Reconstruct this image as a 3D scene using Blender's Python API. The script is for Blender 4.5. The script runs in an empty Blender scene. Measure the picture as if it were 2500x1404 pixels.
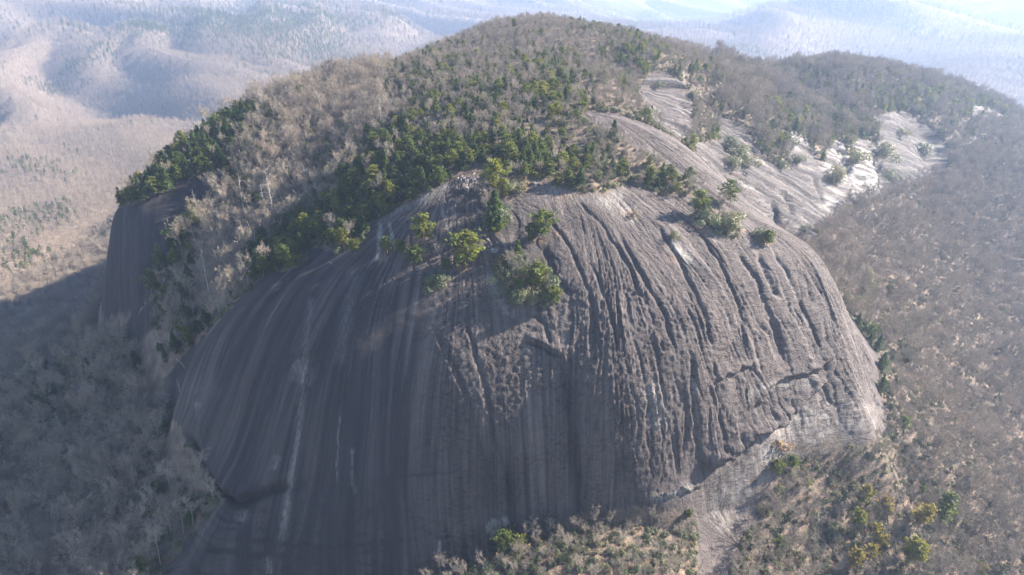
import bpy, math, random, os
import numpy as np
from mathutils import Vector, Matrix

rng = np.random.default_rng(7)
random.seed(7)
scene = bpy.context.scene
COL = scene.collection

# ----------------------------------------------------------------------------
# camera, sky, sun, exposure
# ----------------------------------------------------------------------------
FPX, CX, CY, PITCH = 1668.0, 1250.0, 702.0, math.radians(25.0)
SP, CP = math.sin(PITCH), math.cos(PITCH)
cam_d = bpy.data.cameras.new('camera')
cam_d.sensor_width = 36.0
cam_d.lens = 36.0 * FPX / 2500.0
cam_d.clip_start = 1.0
cam_d.clip_end = 60000.0
cam = bpy.data.objects.new('camera', cam_d)
cam.location = (0, 0, 0)
cam.rotation_euler = (math.pi / 2 - PITCH, 0, 0)
COL.objects.link(cam)
scene.camera = cam

SUN_EL, SUN_AZ = math.radians(26.5), math.radians(70.0)      # azimuth from +Y towards +X
SUN_DIR = np.array([math.sin(SUN_AZ) * math.cos(SUN_EL), math.cos(SUN_AZ) * math.cos(SUN_EL), math.sin(SUN_EL)])
world = bpy.data.worlds.new('World')
scene.world = world
world.use_nodes = True
wn = world.node_tree
bg = wn.nodes['Background']
sky = wn.nodes.new('ShaderNodeTexSky')
sky.sky_type = 'NISHITA'
sky.sun_disc = False
sky.sun_elevation = SUN_EL
sky.sun_rotation = SUN_AZ
sky.altitude = 1200
sky.air_density = 1.0
sky.dust_density = 0.6
wn.links.new(sky.outputs['Color'], bg.inputs['Color'])
bg.inputs['Strength'].default_value = 0.065
sun_d = bpy.data.lights.new('sun', 'SUN')
sun_d.energy = 5.0
sun_d.angle = math.radians(0.5)
sun_d.color = (1.0, 0.89, 0.76)
sun = bpy.data.objects.new('sun', sun_d)
sun.rotation_euler = Vector(-SUN_DIR).to_track_quat('-Z', 'Y').to_euler()
sun.location = (300, 300, 400)
COL.objects.link(sun)
scene.view_settings.view_transform = 'Standard'
scene.view_settings.look = 'None'
scene.view_settings.gamma = 1.0
scene.view_settings.use_curve_mapping = False
scene.view_settings.exposure = 2.25
cy = scene.cycles
cy.max_bounces = 5
cy.diffuse_bounces = 3
cy.glossy_bounces = 2
cy.transmission_bounces = 3
cy.volume_bounces = 1
cy.transparent_max_bounces = 8
cy.use_denoising = True
HAZE_DENSITY = 0.0001

# ----------------------------------------------------------------------------
# small maths helpers
# ----------------------------------------------------------------------------
def unproj(px, py, d):
    a = (np.asarray(px, float) - CX) / FPX
    b = (CY - np.asarray(py, float)) / FPX
    return np.stack([a * d, d * (CP + SP * b), d * (-SP + CP * b)], -1)

def proj(x, y, z):
    d = y * CP - z * SP
    u = y * SP + z * CP
    dd = np.maximum(d, 1.0)
    return CX + FPX * x / dd, CY - FPX * u / dd, d

_perm = np.random.default_rng(3).permutation(256)
_perm = np.concatenate([_perm, _perm, _perm])
_g2 = np.stack([np.cos(np.arange(16) * math.pi / 8), np.sin(np.arange(16) * math.pi / 8)], -1)

def perlin(x, y, seed=0):
    x = np.asarray(x, float) + seed * 17.31
    y = np.asarray(y, float) + seed * 5.77
    xi = np.floor(x).astype(np.int64); yi = np.floor(y).astype(np.int64)
    xf = x - xi; yf = y - yi
    u = xf * xf * xf * (xf * (xf * 6 - 15) + 10)
    v = yf * yf * yf * (yf * (yf * 6 - 15) + 10)
    def g(ix, iy, dx, dy):
        h = _perm[_perm[ix & 255] + (iy & 255)] & 15
        return _g2[h, 0] * dx + _g2[h, 1] * dy
    n00 = g(xi, yi, xf, yf); n10 = g(xi + 1, yi, xf - 1, yf)
    n01 = g(xi, yi + 1, xf, yf - 1); n11 = g(xi + 1, yi + 1, xf - 1, yf - 1)
    a = n00 + u * (n10 - n00); b = n01 + u * (n11 - n01)
    return (a + v * (b - a)) * 1.5

def fbm(x, y, seed=0, octs=4, gain=0.5):
    s = 0.0; a = 1.0; t = 0.0; f = 1.0
    for k in range(octs):
        s = s + a * perlin(x * f, y * f, seed + k * 3); t += a; a *= gain; f *= 2.03
    return s / t

def sstep(e0, e1, x):
    t = np.clip((x - e0) / (e1 - e0), 0, 1)
    return t * t * (3 - 2 * t)

class TPS:
    """thin plate spline through scattered heights"""
    def __init__(self, pts, lam=0.0):
        pts = np.asarray(pts, float)
        self.c = pts[:, :2] / 100.0
        n = len(pts)
        K = self.k(self.c, self.c) + lam * np.eye(n)
        P = np.c_[np.ones(n), self.c]
        A = np.zeros((n + 3, n + 3)); A[:n, :n] = K; A[:n, n:] = P; A[n:, :n] = P.T
        self.w = np.linalg.solve(A, np.r_[pts[:, 2], np.zeros(3)])
    @staticmethod
    def k(a, b):
        d2 = (a[:, None, 0] - b[None, :, 0]) ** 2 + (a[:, None, 1] - b[None, :, 1]) ** 2
        return 0.5 * d2 * np.log(d2 + 1e-9)
    def __call__(self, x, y):
        x = np.asarray(x, float); sh = x.shape
        q = np.c_[x.ravel() / 100.0, np.asarray(y, float).ravel() / 100.0]
        out = np.empty(len(q)); n = len(self.c)
        for i in range(0, len(q), 20000):
            c = q[i:i + 20000]
            out[i:i + 20000] = self.k(c, self.c) @ self.w[:n] + self.w[n] + c @ self.w[n + 1:]
        return out.reshape(sh)

def in_poly(px, py, poly):
    px = np.asarray(px); py = np.asarray(py)
    ins = np.zeros(px.shape, bool)
    n = len(poly)
    for i in range(n):
        x0, y0 = poly[i]; x1, y1 = poly[(i + 1) % n]
        if y0 == y1: continue
        c = ((y0 > py) != (y1 > py)) & (px < (x1 - x0) * (py - y0) / (y1 - y0) + x0)
        ins ^= c
    return ins

def line_dist(px, py, line):
    """distance to a polyline, and the fraction along it"""
    best = np.full(np.shape(px), 1e9); frac = np.zeros(np.shape(px)); side = np.zeros(np.shape(px))
    seg = [math.hypot(line[i + 1][0] - line[i][0], line[i + 1][1] - line[i][1]) for i in range(len(line) - 1)]
    tot = sum(seg); acc = 0.0
    for i in range(len(line) - 1):
        x0, y0 = line[i]; x1, y1 = line[i + 1]
        dx, dy = x1 - x0, y1 - y0
        t = np.clip(((px - x0) * dx + (py - y0) * dy) / (dx * dx + dy * dy), 0, 1)
        d = np.hypot(px - x0 - t * dx, py - y0 - t * dy)
        m = d < best
        best = np.where(m, d, best); frac = np.where(m, (acc + t * seg[i]) / tot, frac)
        side = np.where(m, np.sign((px - x0) * dy - (py - y0) * dx), side)
        acc += seg[i]
    return best, frac, side

# ----------------------------------------------------------------------------
# the land: surveyed points -> two height fields (mountain and valley)
# each point: picture position and distance along the view axis in metres
# ----------------------------------------------------------------------------
MOUNT_PX = [
    # nose of the dome
    (1250, 440, 380), (1250, 520, 366), (1250, 600, 355), (1250, 750, 335), (1250, 900, 323), (1250, 1100, 318), (1250, 1290, 321),
    (1140, 440, 380), (1120, 560, 357), (1100, 700, 339), (1100, 900, 321),
    # left part of the dome
    (1010, 490, 374), (900, 545, 378), (780, 605, 374), (655, 680, 368),
    (1000, 600, 352), (850, 700, 346), (1000, 800, 331), (700, 850, 340), (850, 900, 327), (550, 900, 347), (1000, 1050, 319),
    (850, 1100, 319), (700, 1050, 326), (550, 1050, 337), (490, 950, 350), (470, 1050, 346), (520, 1140, 337), (1000, 1250, 315), (750, 1250, 316),
    (600, 1250, 322), (1000, 1400, 313), (750, 1400, 311), (500, 1400, 317),
    (480, 850, 364), (440, 950, 360), (434, 1030, 355),
    # right part of the dome
    (1450, 455, 386), (1600, 445, 408), (1700, 485, 404), (1800, 475, 428), (1890, 550, 413), (1400, 600, 354), (1600, 580, 366),
    (1500, 700, 339), (1750, 700, 355), (1900, 700, 372), (1500, 950, 321), (1750, 900, 339), (1950, 880, 366), (1500, 1200, 322),
    (1750, 1120, 337), (1900, 1020, 356), (2000, 630, 402), (2050, 760, 392), (2060, 880, 384), (2000, 960, 372), (1400, 850, 326), (1620, 1030, 326), (1620, 1200, 327),
    # apron slabs under the right wall
    (1750, 1250, 343), (1740, 1380, 330), (1930, 1090, 364), (2040, 1020, 376), (2120, 1020, 382),
    # hill above the dome
    (1250, 300, 440), (1250, 200, 540), (1250, 120, 665), (1250, 62, 800), (1400, 66, 800), (1500, 300, 448), (1500, 200, 545), (1000, 300, 462),
    (950, 400, 415), (1450, 270, 470), (1640, 335, 462), (1740, 425, 445), (1100, 330, 436), (1380, 340, 432),
    # spur to the left, gully and the left cliff
    (1000, 160, 690), (850, 190, 630), (700, 245, 570), (600, 300, 528), (480, 360, 495), (345, 465, 482), (300, 500, 480),
    (850, 310, 525), (800, 410, 478), (670, 530, 437), (740, 560, 408), (600, 420, 480), (560, 640, 410), (450, 700, 420), (430, 800, 408), (420, 880, 398),
    (280, 525, 478), (264, 620, 468), (270, 720, 462), (380, 560, 448), (350, 660, 440), (350, 730, 437), (450, 450, 474), (540, 405, 488), (440, 520, 458), (320, 600, 452), (300, 760, 450), (330, 790, 436), (370, 820, 420), (500, 480, 470),
    # right flank
    (1600, 112, 790), (1720, 140, 815), (1800, 160, 850), (1880, 168, 1000), (1960, 172, 1090), (2060, 176, 1150), (2160, 182, 1190), (2250, 198, 1210), (2330, 218, 1215), (2430, 252, 1200), (2490, 288, 1160),
    (1650, 185, 640), (1560, 215, 610), (1680, 310, 545), (1600, 290, 520), (1760, 295, 640), (1900, 250, 800), (2000, 250, 900), (1850, 450, 560), (1900, 600, 530), (2040, 545, 640), (2000, 380, 700),
    (2150, 470, 740), (2170, 285, 880), (2300, 335, 950), (2300, 430, 925), (2400, 262, 1100), (1930, 330, 690), (1960, 480, 620), (2080, 350, 770), (2200, 390, 820), (2440, 300, 1080), (1990, 600, 560),
]
MOUNT_XYZ = [
    # sides and backs that the picture does not show
    (-192, 338, -222), (-196, 318, -240), (-196, 290, -262), (-195, 260, -285), (208, 374, -195), (214, 345, -228), (222, 312, -262), (215, 280, -275),
    (-165, 222, -300), (-100, 213, -300), (-47, 216, -300), (0, 232, -285), (48, 238, -275), (101, 250, -275), (160, 262, -290),
    (-296, 470, -200), (-302, 440, -240), (-300, 412, -262), (-290, 395, -275), (-255, 370, -275), (-330, 520, -230), (-300, 560, -180), (-290, 650, -170), (-260, 740, -165),
    (0, 1000, -100), (0, 1200, -190), (-150, 1000, -170), (200, 1050, -150), (-380, 640, -290), (-420, 480, -350), (-400, 330, -380), (-300, 180, -420),
    (0, 120, -420), (300, 150, -420), (560, 320, -420), (330, 1150, -210), (700, 1600, -330), (1050, 1500, -360), (1300, 1150, -420), (900, 750, -420), (1000, 1000, -400), (500, 1500, -330),
    (-500, 900, -350), (-300, 1200, -330), (-700, 300, -560), (-800, 900, -560), (-100, 1700, -420), (1500, 1700, -560), (900, 300, -600), (-300, -100, -600), (500, -100, -600),
]
VALE_PX = [
    # forest below the left edge
    (60, 1000, 440), (250, 900, 445), (0, 870, 560), (400, 1000, 400), (400, 1200, 355), (200, 1350, 345), (0, 1400, 345), (470, 1330, 330), (200, 1100, 405), (380, 900, 420), (0, 1150, 410),
    (430, 1100, 366), (300, 800, 500), (150, 850, 620),
    # forest under the wall and to the right
    (1250, 1335, 322), (1250, 1404, 305), (1130, 1404, 311), (1100, 1480, 297), (1450, 1290, 325), (1450, 1404, 300), (1600, 1275, 329), (1600, 1404, 302), (1350, 1500, 286), (1700, 1404, 312), (1600, 1500, 288), (1900, 1250, 350), (2100, 1380, 345), (2450, 1380, 375), (1950, 1150, 362),
    (2200, 1150, 395), (2150, 1050, 405), (2300, 900, 520), (2450, 1100, 470), (2100, 700, 540), (2100, 850, 455), (2350, 650, 690), (2080, 600, 600), (2480, 400, 920), (2480, 560, 800), (2300, 500, 800), (2480, 820, 620), (2200, 560, 700),
    # valley floor and the far side on the left
    (0, 700, 950), (200, 640, 1050), (100, 480, 1350), (400, 500, 1250), (100, 330, 1950), (400, 300, 2000), (300, 200, 2600), (700, 150, 2800), (100, 120, 3100), (400, 70, 3600), (800, 60, 3800), (500, 10, 4600), (50, 20, 4200),
    (1000, 70, 4300), (1200, 30, 5200), (1500, 40, 6000),
    (2400, 160, 3200), (1900, 110, 3600), (2000, -20, 6500), (2400, 60, 5200), (1600, 20, 6500),
]
VALE_XYZ = [(-60, 232, -272), (-110, 236, -286), (-60, 190, -290), (-110, 190, -300), (-20, 200, -268), (-200, 120, -300), (0, 120, -270), (100, 160, -262), (300, 150, -300), (500, 200, -330), (-400, 150, -320), (0, 1800, -400), (700, 1900, -420), (1400, 1400, -420), (-900, 300, -420), (900, 300, -400),
            (-900, 1000, -400), (0, 7500, -60), (3500, 7000, 60), (-3500, 7000, 40), (-3500, 2500, -330), (3500, 2500, -330), (1500, 9500, 150), (-1500, 9500, 120), (5000, 9000, 150), (-5500, 9500, 150)]
mount_pts = np.vstack([unproj(*np.array(MOUNT_PX, float).T), np.array(MOUNT_XYZ, float)])
vale_pts = np.vstack([unproj(*np.array(VALE_PX, float).T), np.array(VALE_XYZ, float)])
mount = TPS(mount_pts, 0.002)
vale = TPS(vale_pts, 0.002)

def vale_full(x, y):
    z = vale(x, y)
    r = np.hypot(x, y)
    # spurs and side valleys on the far slopes, running down towards the right
    k = sstep(750, 2200, r)
    xr = x * 0.75 - y * 0.66; yr = x * 0.66 + y * 0.75
    wx = 90 * perlin(x / 700, y / 700, 11)
    q_ = perlin((yr + wx) / (300 + 140 * sstep(2600, 4500, r)), xr / 1500, 12)
    rid = 1 - 2.6 * np.sqrt(q_ * q_ + 0.012)
    rid2 = 1 - 2 * np.abs(perlin((yr + 0.5 * wx + 300) / 210, xr / 620, 15))
    z = z + k * (92 * rid + (14 - 6 * sstep(2200, 4200, r)) * rid2) * (0.5 + 0.8 * sstep(1500, 4000, r))
    z = z + 230 * np.exp(-((x - 1950) / 620) ** 2 - ((y - 4250) / 700) ** 2) + 190 * np.exp(-((x - 4300) / 900) ** 2 - ((y - 5200) / 900) ** 2) - 90 * np.exp(-((x - 1250) / 500) ** 2 - ((y - 5600) / 1300) ** 2)
    z = z + (1 - k) * 5 * fbm(x / 90, y / 90, 21, 3)
    return z

def land(x, y):
    a = mount(x, y) + 2.2 * fbm(x / 60, y / 60, 5, 3)
    b = vale_full(x, y)
    k = 2.5
    h = np.clip(0.5 + 0.5 * (a - b) / k, 0, 1)
    return b * (1 - h) + a * h + k * h * (1 - h), h

# lookup table of the near land, 2.5 m
GX0, GX1, GY0, GY1, GS = -700.0, 1500.0, 130.0, 1750.0, 3.0
gx = np.arange(GX0, GX1 + 1, GS); gy = np.arange(GY0, GY1 + 1, GS)
GXX, GYY = np.meshgrid(gx, gy)
GZ, GH = land(GXX, GYY)

def bil(T, x, y):
    fx = np.clip((np.asarray(x, float) - GX0) / GS, 0, len(gx) - 1.001); fy = np.clip((np.asarray(y, float) - GY0) / GS, 0, len(gy) - 1.001)
    i = fx.astype(int); j = fy.astype(int); u = fx - i; v = fy - j
    return (T[j, i] * (1 - u) + T[j, i + 1] * u) * (1 - v) + (T[j + 1, i] * (1 - u) + T[j + 1, i + 1] * u) * v

DZY, DZX = np.gradient(GZ, GS)

def near_z(x, y):
    return bil(GZ, x, y)

def hit(px, py, d0=240.0, d1=1700.0):
    """where the view line through a picture point meets the land"""
    d = np.arange(d0, d1, 0.8)
    p = unproj(px, py, d)
    below = p[:, 2] < near_z(p[:, 0], p[:, 1])
    if not below.any():
        return None
    k = int(np.argmax(below))
    return p[k, 0], p[k, 1], float(near_z(p[k, 0], p[k, 1]))

# ----------------------------------------------------------------------------
# where bare rock shows: outlines carried onto the land (polygon, nearest, farthest)
# ----------------------------------------------------------------------------
ROCK = [
    ([(330, 1500), (395, 1404), (470, 1300), (545, 1222), (490, 1130), (440, 1040), (400, 990), (400, 920), (480, 840), (540, 775), (600, 715), (655, 672), (720, 655), (775, 605), (835, 620), (880, 600),
      (905, 548), (960, 515), (1010, 488), (1060, 462), (1105, 436), (1180, 428), (1250, 440), (1330, 445), (1400, 468), (1470, 480), (1530, 445), (1610, 475), (1690, 480), (1700, 520), (1750, 575), (1800, 590), (1815, 560),
      (1745, 520), (1775, 500), (1720, 472), (1605, 385), (1515, 342), (1425, 290), (1440, 250), (1560, 296), (1650, 330), (1745, 408), (1830, 478), (1915, 540), (1980, 590), (2040, 640), (2120, 700), (2150, 850), (2150, 950), (2172, 1055),
      (2110, 1085), (2030, 1105), (1960, 1118), (1905, 1142), (1875, 1210), (1850, 1275), (1810, 1320), (1780, 1404), (1760, 1500), (1705, 1500), (1706, 1404), (1695, 1262), (1650, 1245), (1560, 1235), (1420, 1262), (1330, 1290), (1260, 1305), (1220, 1345), (1150, 1385), (1060, 1404), (1000, 1500)], 295, 470),
    ([(1550, 205), (1580, 190), (1605, 172), (1640, 178), (1680, 222), (1690, 262), (1695, 310), (1665, 350), (1615, 315), (1570, 265)], 470, 760),
    ([(1745, 288), (1790, 292), (1830, 318), (1845, 360), (1890, 400), (1935, 420), (1915, 330), (1935, 318), (1990, 370), (2010, 400), (2035, 345), (2065, 350), (2075, 390), (2090, 340), (2120, 345), (2150, 372), (2140, 340), (2150, 310),
      (2128, 280), (2175, 275), (2210, 272), (2280, 312), (2318, 360), (2312, 425), (2250, 445), (2190, 465), (2160, 480), (2060, 500), (2052, 545), (1995, 560), (1985, 625), (1930, 600), (1870, 580), (1790, 510), (1800, 490), (1740, 440), (1690, 395), (1695, 350), (1760, 340)], 440, 1060),
    ([(2325, 305), (2370, 288), (2378, 258), (2410, 262), (2460, 285), (2440, 300), (2390, 288), (2350, 318)], 950, 1250),
    ([(240, 620), (250, 560), (285, 508), (330, 494), (400, 470), (440, 435), (500, 425), (560, 392), (575, 420), (520, 455), (480, 500), (442, 530), (448, 560), (400, 630), (372, 722), (330, 762), (250, 780), (240, 700)], 425, 520),
    ([(385, 722), (380, 800), (335, 838), (280, 825), (320, 770)], 390, 470),
]

def rock_mask(x, y, z, jit=9.0):
    px, py, d = proj(x, y, z)
    s = 330.0 / np.maximum(d, 100)
    px = px + jit * s * fbm(x / 9, y / 9, 31, 3) * 2; py = py + jit * s * fbm(x / 9, y / 9, 41, 3) * 1.5
    m = np.zeros(np.shape(x), bool)
    for poly, d0, d1 in ROCK:
        m |= in_poly(px, py, poly) & (d > d0) & (d < d1)
    return m

# ----------------------------------------------------------------------------
# mesh helpers
# ----------------------------------------------------------------------------
def mesh_from(name, verts, faces, smooth=True):
    me = bpy.data.meshes.new(name)
    verts = np.asarray(verts, np.float32); faces = np.asarray(faces, np.int32)
    n = faces.shape[1]
    me.vertices.add(len(verts)); me.vertices.foreach_set('co', verts.ravel())
    me.loops.add(faces.size); me.loops.foreach_set('vertex_index', faces.ravel())
    me.polygons.add(len(faces)); me.polygons.foreach_set('loop_start', np.arange(0, faces.size, n, dtype=np.int32))
    me.update(calc_edges=True)
    me.polygons.foreach_set('use_smooth', np.full(len(faces), smooth, bool))
    me.validate()
    return me

def attr(me, name, vals):
    a = me.attributes.new(name, 'FLOAT', 'POINT')
    a.data.foreach_set('value', np.asarray(vals, np.float32).ravel())

def grid_faces(ny, nx, keep=None):
    i = np.arange(ny * nx).reshape(ny, nx)
    f = np.stack([i[:-1, :-1], i[:-1, 1:], i[1:, 1:], i[1:, :-1]], -1)
    if keep is not None:
        f = f[keep]
    return f.reshape(-1, 4)

def link(name, me, mat=None, parent=None):
    o = bpy.data.objects.new(name, me)
    COL.objects.link(o)
    if mat is not None:
        if not me.materials: me.materials.append(mat)
    if parent is not None: o.parent = parent
    return o

def structure(o):
    o['kind'] = 'structure'; return o

# ----------------------------------------------------------------------------
# materials
# ----------------------------------------------------------------------------
class NT:
    def __init__(self, name):
        self.m = bpy.data.materials.new(name); self.m.use_nodes = True
        self.t = self.m.node_tree; self.b = self.t.nodes['Principled BSDF']; self.out = self.t.nodes['Material Output']
        self.b.inputs['Specular IOR Level'].default_value = 0.3
    def n(self, typ, **kw):
        nd = self.t.nodes.new(typ)
        for k, v in kw.items():
            if k.startswith('_'): nd.inputs[k[1:]].default_value = v
            else: setattr(nd, k, v)
        return nd
    def l(self, a, b): self.t.links.new(a, b)
    def attr(self, name): return self.n('ShaderNodeAttribute', attribute_name=name).outputs['Fac']
    def noise(self, vec, scale, detail=4, rough=0.55):
        nd = self.n('ShaderNodeTexNoise', _Scale=scale, _Detail=detail, _Roughness=rough)
        if vec is not None: self.l(vec, nd.inputs['Vector'])
        return nd.outputs['Fac']
    def ramp(self, fac, stops):
        nd = self.n('ShaderNodeValToRGB'); e = nd.color_ramp.elements
        e[0].position, e[0].color = stops[0][0], (*stops[0][1], 1); e[1].position, e[1].color = stops[-1][0], (*stops[-1][1], 1)
        for p, c in stops[1:-1]:
            q = e.new(p); q.color = (*c, 1)
        self.l(fac, nd.inputs['Fac']); return nd.outputs['Color']
    def mix(self, fac, a, b, mode='MIX'):
        nd = self.n('ShaderNodeMix', data_type='RGBA', blend_type=mode)
        for s, v in ((0, fac), (6, a), (7, b)):
            if hasattr(v, 'links'): self.l(v, nd.inputs[s])
            elif isinstance(v, (int, float)): nd.inputs[s].default_value = v
            else: nd.inputs[s].default_value = (*v, 1)
        return nd.outputs[2]
    def math(self, op, a, b=0.0, c=None):
        nd = self.n('ShaderNodeMath', operation=op)
        for s, v in ((0, a), (1, b), (2, c)):
            if v is None: continue
            if hasattr(v, 'links'): self.l(v, nd.inputs[s])
            else: nd.inputs[s].default_value = v
        return nd.outputs[0]
    def vec(self, x, y, z):
        nd = self.n('ShaderNodeCombineXYZ')
        for s, v in enumerate((x, y, z)):
            if hasattr(v, 'links'): self.l(v, nd.inputs[s])
            else: nd.inputs[s].default_value = v
        return nd.outputs[0]
    def bump(self, h, strength, dist, normal=None):
        nd = self.n('ShaderNodeBump', _Strength=strength, _Distance=dist)
        self.l(h, nd.inputs['Height'])
        if normal is not None: self.l(normal, nd.inputs['Normal'])
        return nd.outputs['Normal']

def land_material():
    """granite where the attribute rock is 1, leaf litter elsewhere; streaks follow the fall line attribute"""
    k = NT('granite_and_litter')
    pos = k.n('ShaderNodeNewGeometry').outputs['Position']
    sep = k.n('ShaderNodeSeparateXYZ'); k.l(pos, sep.inputs[0])
    rock = k.attr('rock'); fall = k.attr('fall'); tone = k.attr('tone'); wet = k.attr('wet'); pale = k.attr('pale'); rust = k.attr('rust')
    fine = k.noise(pos, 1.6, 6, 0.7)
    broad = k.noise(pos, 0.06, 4)
    sv = k.vec(k.math('MULTIPLY', fall, 0.8), k.math('MULTIPLY', sep.outputs[2], 0.03), k.math('MULTIPLY', broad, 2.5))
    streak = k.noise(sv, 0.5, 5, 0.65)
    warp = k.n('ShaderNodeVectorMath', operation='MULTIPLY_ADD')
    wn_ = k.n('ShaderNodeTexNoise', _Scale=0.12, _Detail=3); k.l(pos, wn_.inputs['Vector'])
    pv = k.vec(k.math('MULTIPLY', fall, 0.40), k.math('MULTIPLY', sep.outputs[2], 1.1), k.math('MULTIPLY', fall, 0.03))
    k.l(wn_.outputs['Color'], warp.inputs[0]); warp.inputs[1].default_value = (3, 5, 3); k.l(pv, warp.inputs[2])
    pock = k.noise(warp.outputs[0], 0.6, 5, 0.66)
    pocked = k.attr('pocked')
    pock = k.math('ADD', 0.5, k.math('MULTIPLY', k.math('SUBTRACT', pock, 0.5), pocked))
    c = k.ramp(k.math('ADD', k.math('MULTIPLY', streak, 0.65), k.math('MULTIPLY', fine, 0.35)),
               [(0.34, (0.050, 0.041, 0.040)), (0.5, (0.110, 0.093, 0.090)), (0.64, (0.190, 0.163, 0.153))])
    c = k.mix(k.math('MULTIPLY', broad, 0.5), c, (0.130, 0.100, 0.090))
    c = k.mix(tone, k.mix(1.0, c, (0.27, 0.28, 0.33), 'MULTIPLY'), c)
    pale = k.math('MULTIPLY', pale, k.math('MULTIPLY_ADD', k.math('SUBTRACT', k.math('ADD', streak, fine), 0.9), 3.5, 0.6))
    pale = k.math('MINIMUM', k.math('MAXIMUM', pale, 0.0), 1.0)
    c = k.mix(pale, c, (0.42, 0.40, 0.37))
    c = k.mix(rust, c, (0.20, 0.125, 0.08))
    pk = k.ramp(pock, [(0.36, (0.42, 0.41, 0.44)), (0.47, (0.95, 0.95, 0.95)), (0.56, (1.0, 1.0, 1.0)), (0.66, (1.25, 1.2, 1.15))])
    c = k.mix(0.85, c, pk, 'MULTIPLY')
    cv = k.n('ShaderNodeVectorMath', operation='MULTIPLY_ADD')
    k.l(wn_.outputs['Color'], cv.inputs[0]); cv.inputs[1].default_value = (1.6, 1.6, 1.6)
    k.l(k.vec(k.math('MULTIPLY', fall, 0.20), k.math('MULTIPLY', sep.outputs[2], 0.13), 0.0), cv.inputs[2])
    vor = k.n('ShaderNodeTexVoronoi', feature='DISTANCE_TO_EDGE', _Scale=1.0); k.l(cv.outputs[0], vor.inputs['Vector'])
    brk = k.noise(pos, 0.09, 3)
    crack = k.math('MULTIPLY', k.math('SUBTRACT', 1.0, k.math('MINIMUM', k.math('DIVIDE', vor.outputs['Distance'], 0.045), 1.0)), k.math('MULTIPLY', pocked, k.math('MINIMUM', k.math('MAXIMUM', k.math('MULTIPLY_ADD', brk, 5.0, -2.1), 0.0), 1.0)))
    c = k.mix(k.math('MULTIPLY', crack, 0.65), c, (0.03, 0.027, 0.028))
    lit_n = k.noise(pos, 0.11, 5)
    lit_f = k.noise(pos, 1.2, 4, 0.7)
    lc = k.ramp(lit_n, [(0.3, (0.09, 0.074, 0.062)), (0.5, (0.155, 0.122, 0.097)), (0.68, (0.26, 0.19, 0.142))])
    lc = k.mix(k.attr('meadow'), lc, k.ramp(lit_n, [(0.35, (0.16, 0.125, 0.10)), (0.65, (0.25, 0.20, 0.15))]))
    lc = k.mix(0.5, lc, k.ramp(lit_f, [(0.3, (0.4, 0.4, 0.4)), (0.7, (1.4, 1.35, 1.3))]), 'MULTIPLY')
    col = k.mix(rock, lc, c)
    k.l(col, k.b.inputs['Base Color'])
    rg = k.math('SUBTRACT', 0.82, k.math('MULTIPLY', wet, 0.5))
    k.l(rg, k.b.inputs['Roughness'])
    k.l(k.math('ADD', 0.25, k.math('MULTIPLY', wet, 0.5)), k.b.inputs['Specular IOR Level'])
    n1 = k.bump(pock, 1.0, 2.4)
    n2 = k.bump(streak, 0.30, 0.6, n1)
    n2 = k.bump(k.math('SUBTRACT', 1.0, crack), 0.8, 0.8, n2)
    n3 = k.bump(fine, 0.75, 0.65, n2)
    k.l(n3, k.b.inputs['Normal'])
    return k.m

LAND = land_material()

# ----------------------------------------------------------------------------
# granite dome: fine mesh, carved by its water grooves
# ----------------------------------------------------------------------------
def fall_line(x, y, steps=130, h=2.4):
    """where the water running down from each point leaves the rock: arc position along the foot"""
    X = np.array(x, float).copy(); Y = np.array(y, float).copy()
    for _ in range(steps):
        gxx = bil(SZX, X, Y); gyy = bil(SZY, X, Y)
        g = np.hypot(gxx, gyy) + 1e-6
        z = bil(MZ, X, Y)
        hh = np.clip((z + 232.0) / np.maximum(g, 0.05), -h, h)      # settle exactly on the foot level
        X = X - hh * gxx / g; Y = Y - hh * gyy / g
    ang = np.arctan2(X - 10, 345 - Y)
    return ang * 150.0

MZ = mount(GXX, GYY)
SZY, SZX = np.gradient(MZ, GS)

def carve(px, py, vis, n_list):
    d = np.zeros_like(px)
    for line, w, depth in n_list:
        dist, fr, _s = line_dist(px + 5 * perlin(px / 40, py / 40, 61), py, line)
        env = np.minimum(1, np.minimum(fr, 1 - fr) * 8)
        w = w * 0.62
        d -= 0.85 * depth * env * np.exp(-(dist / w) ** 2)
    return d * vis

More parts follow.
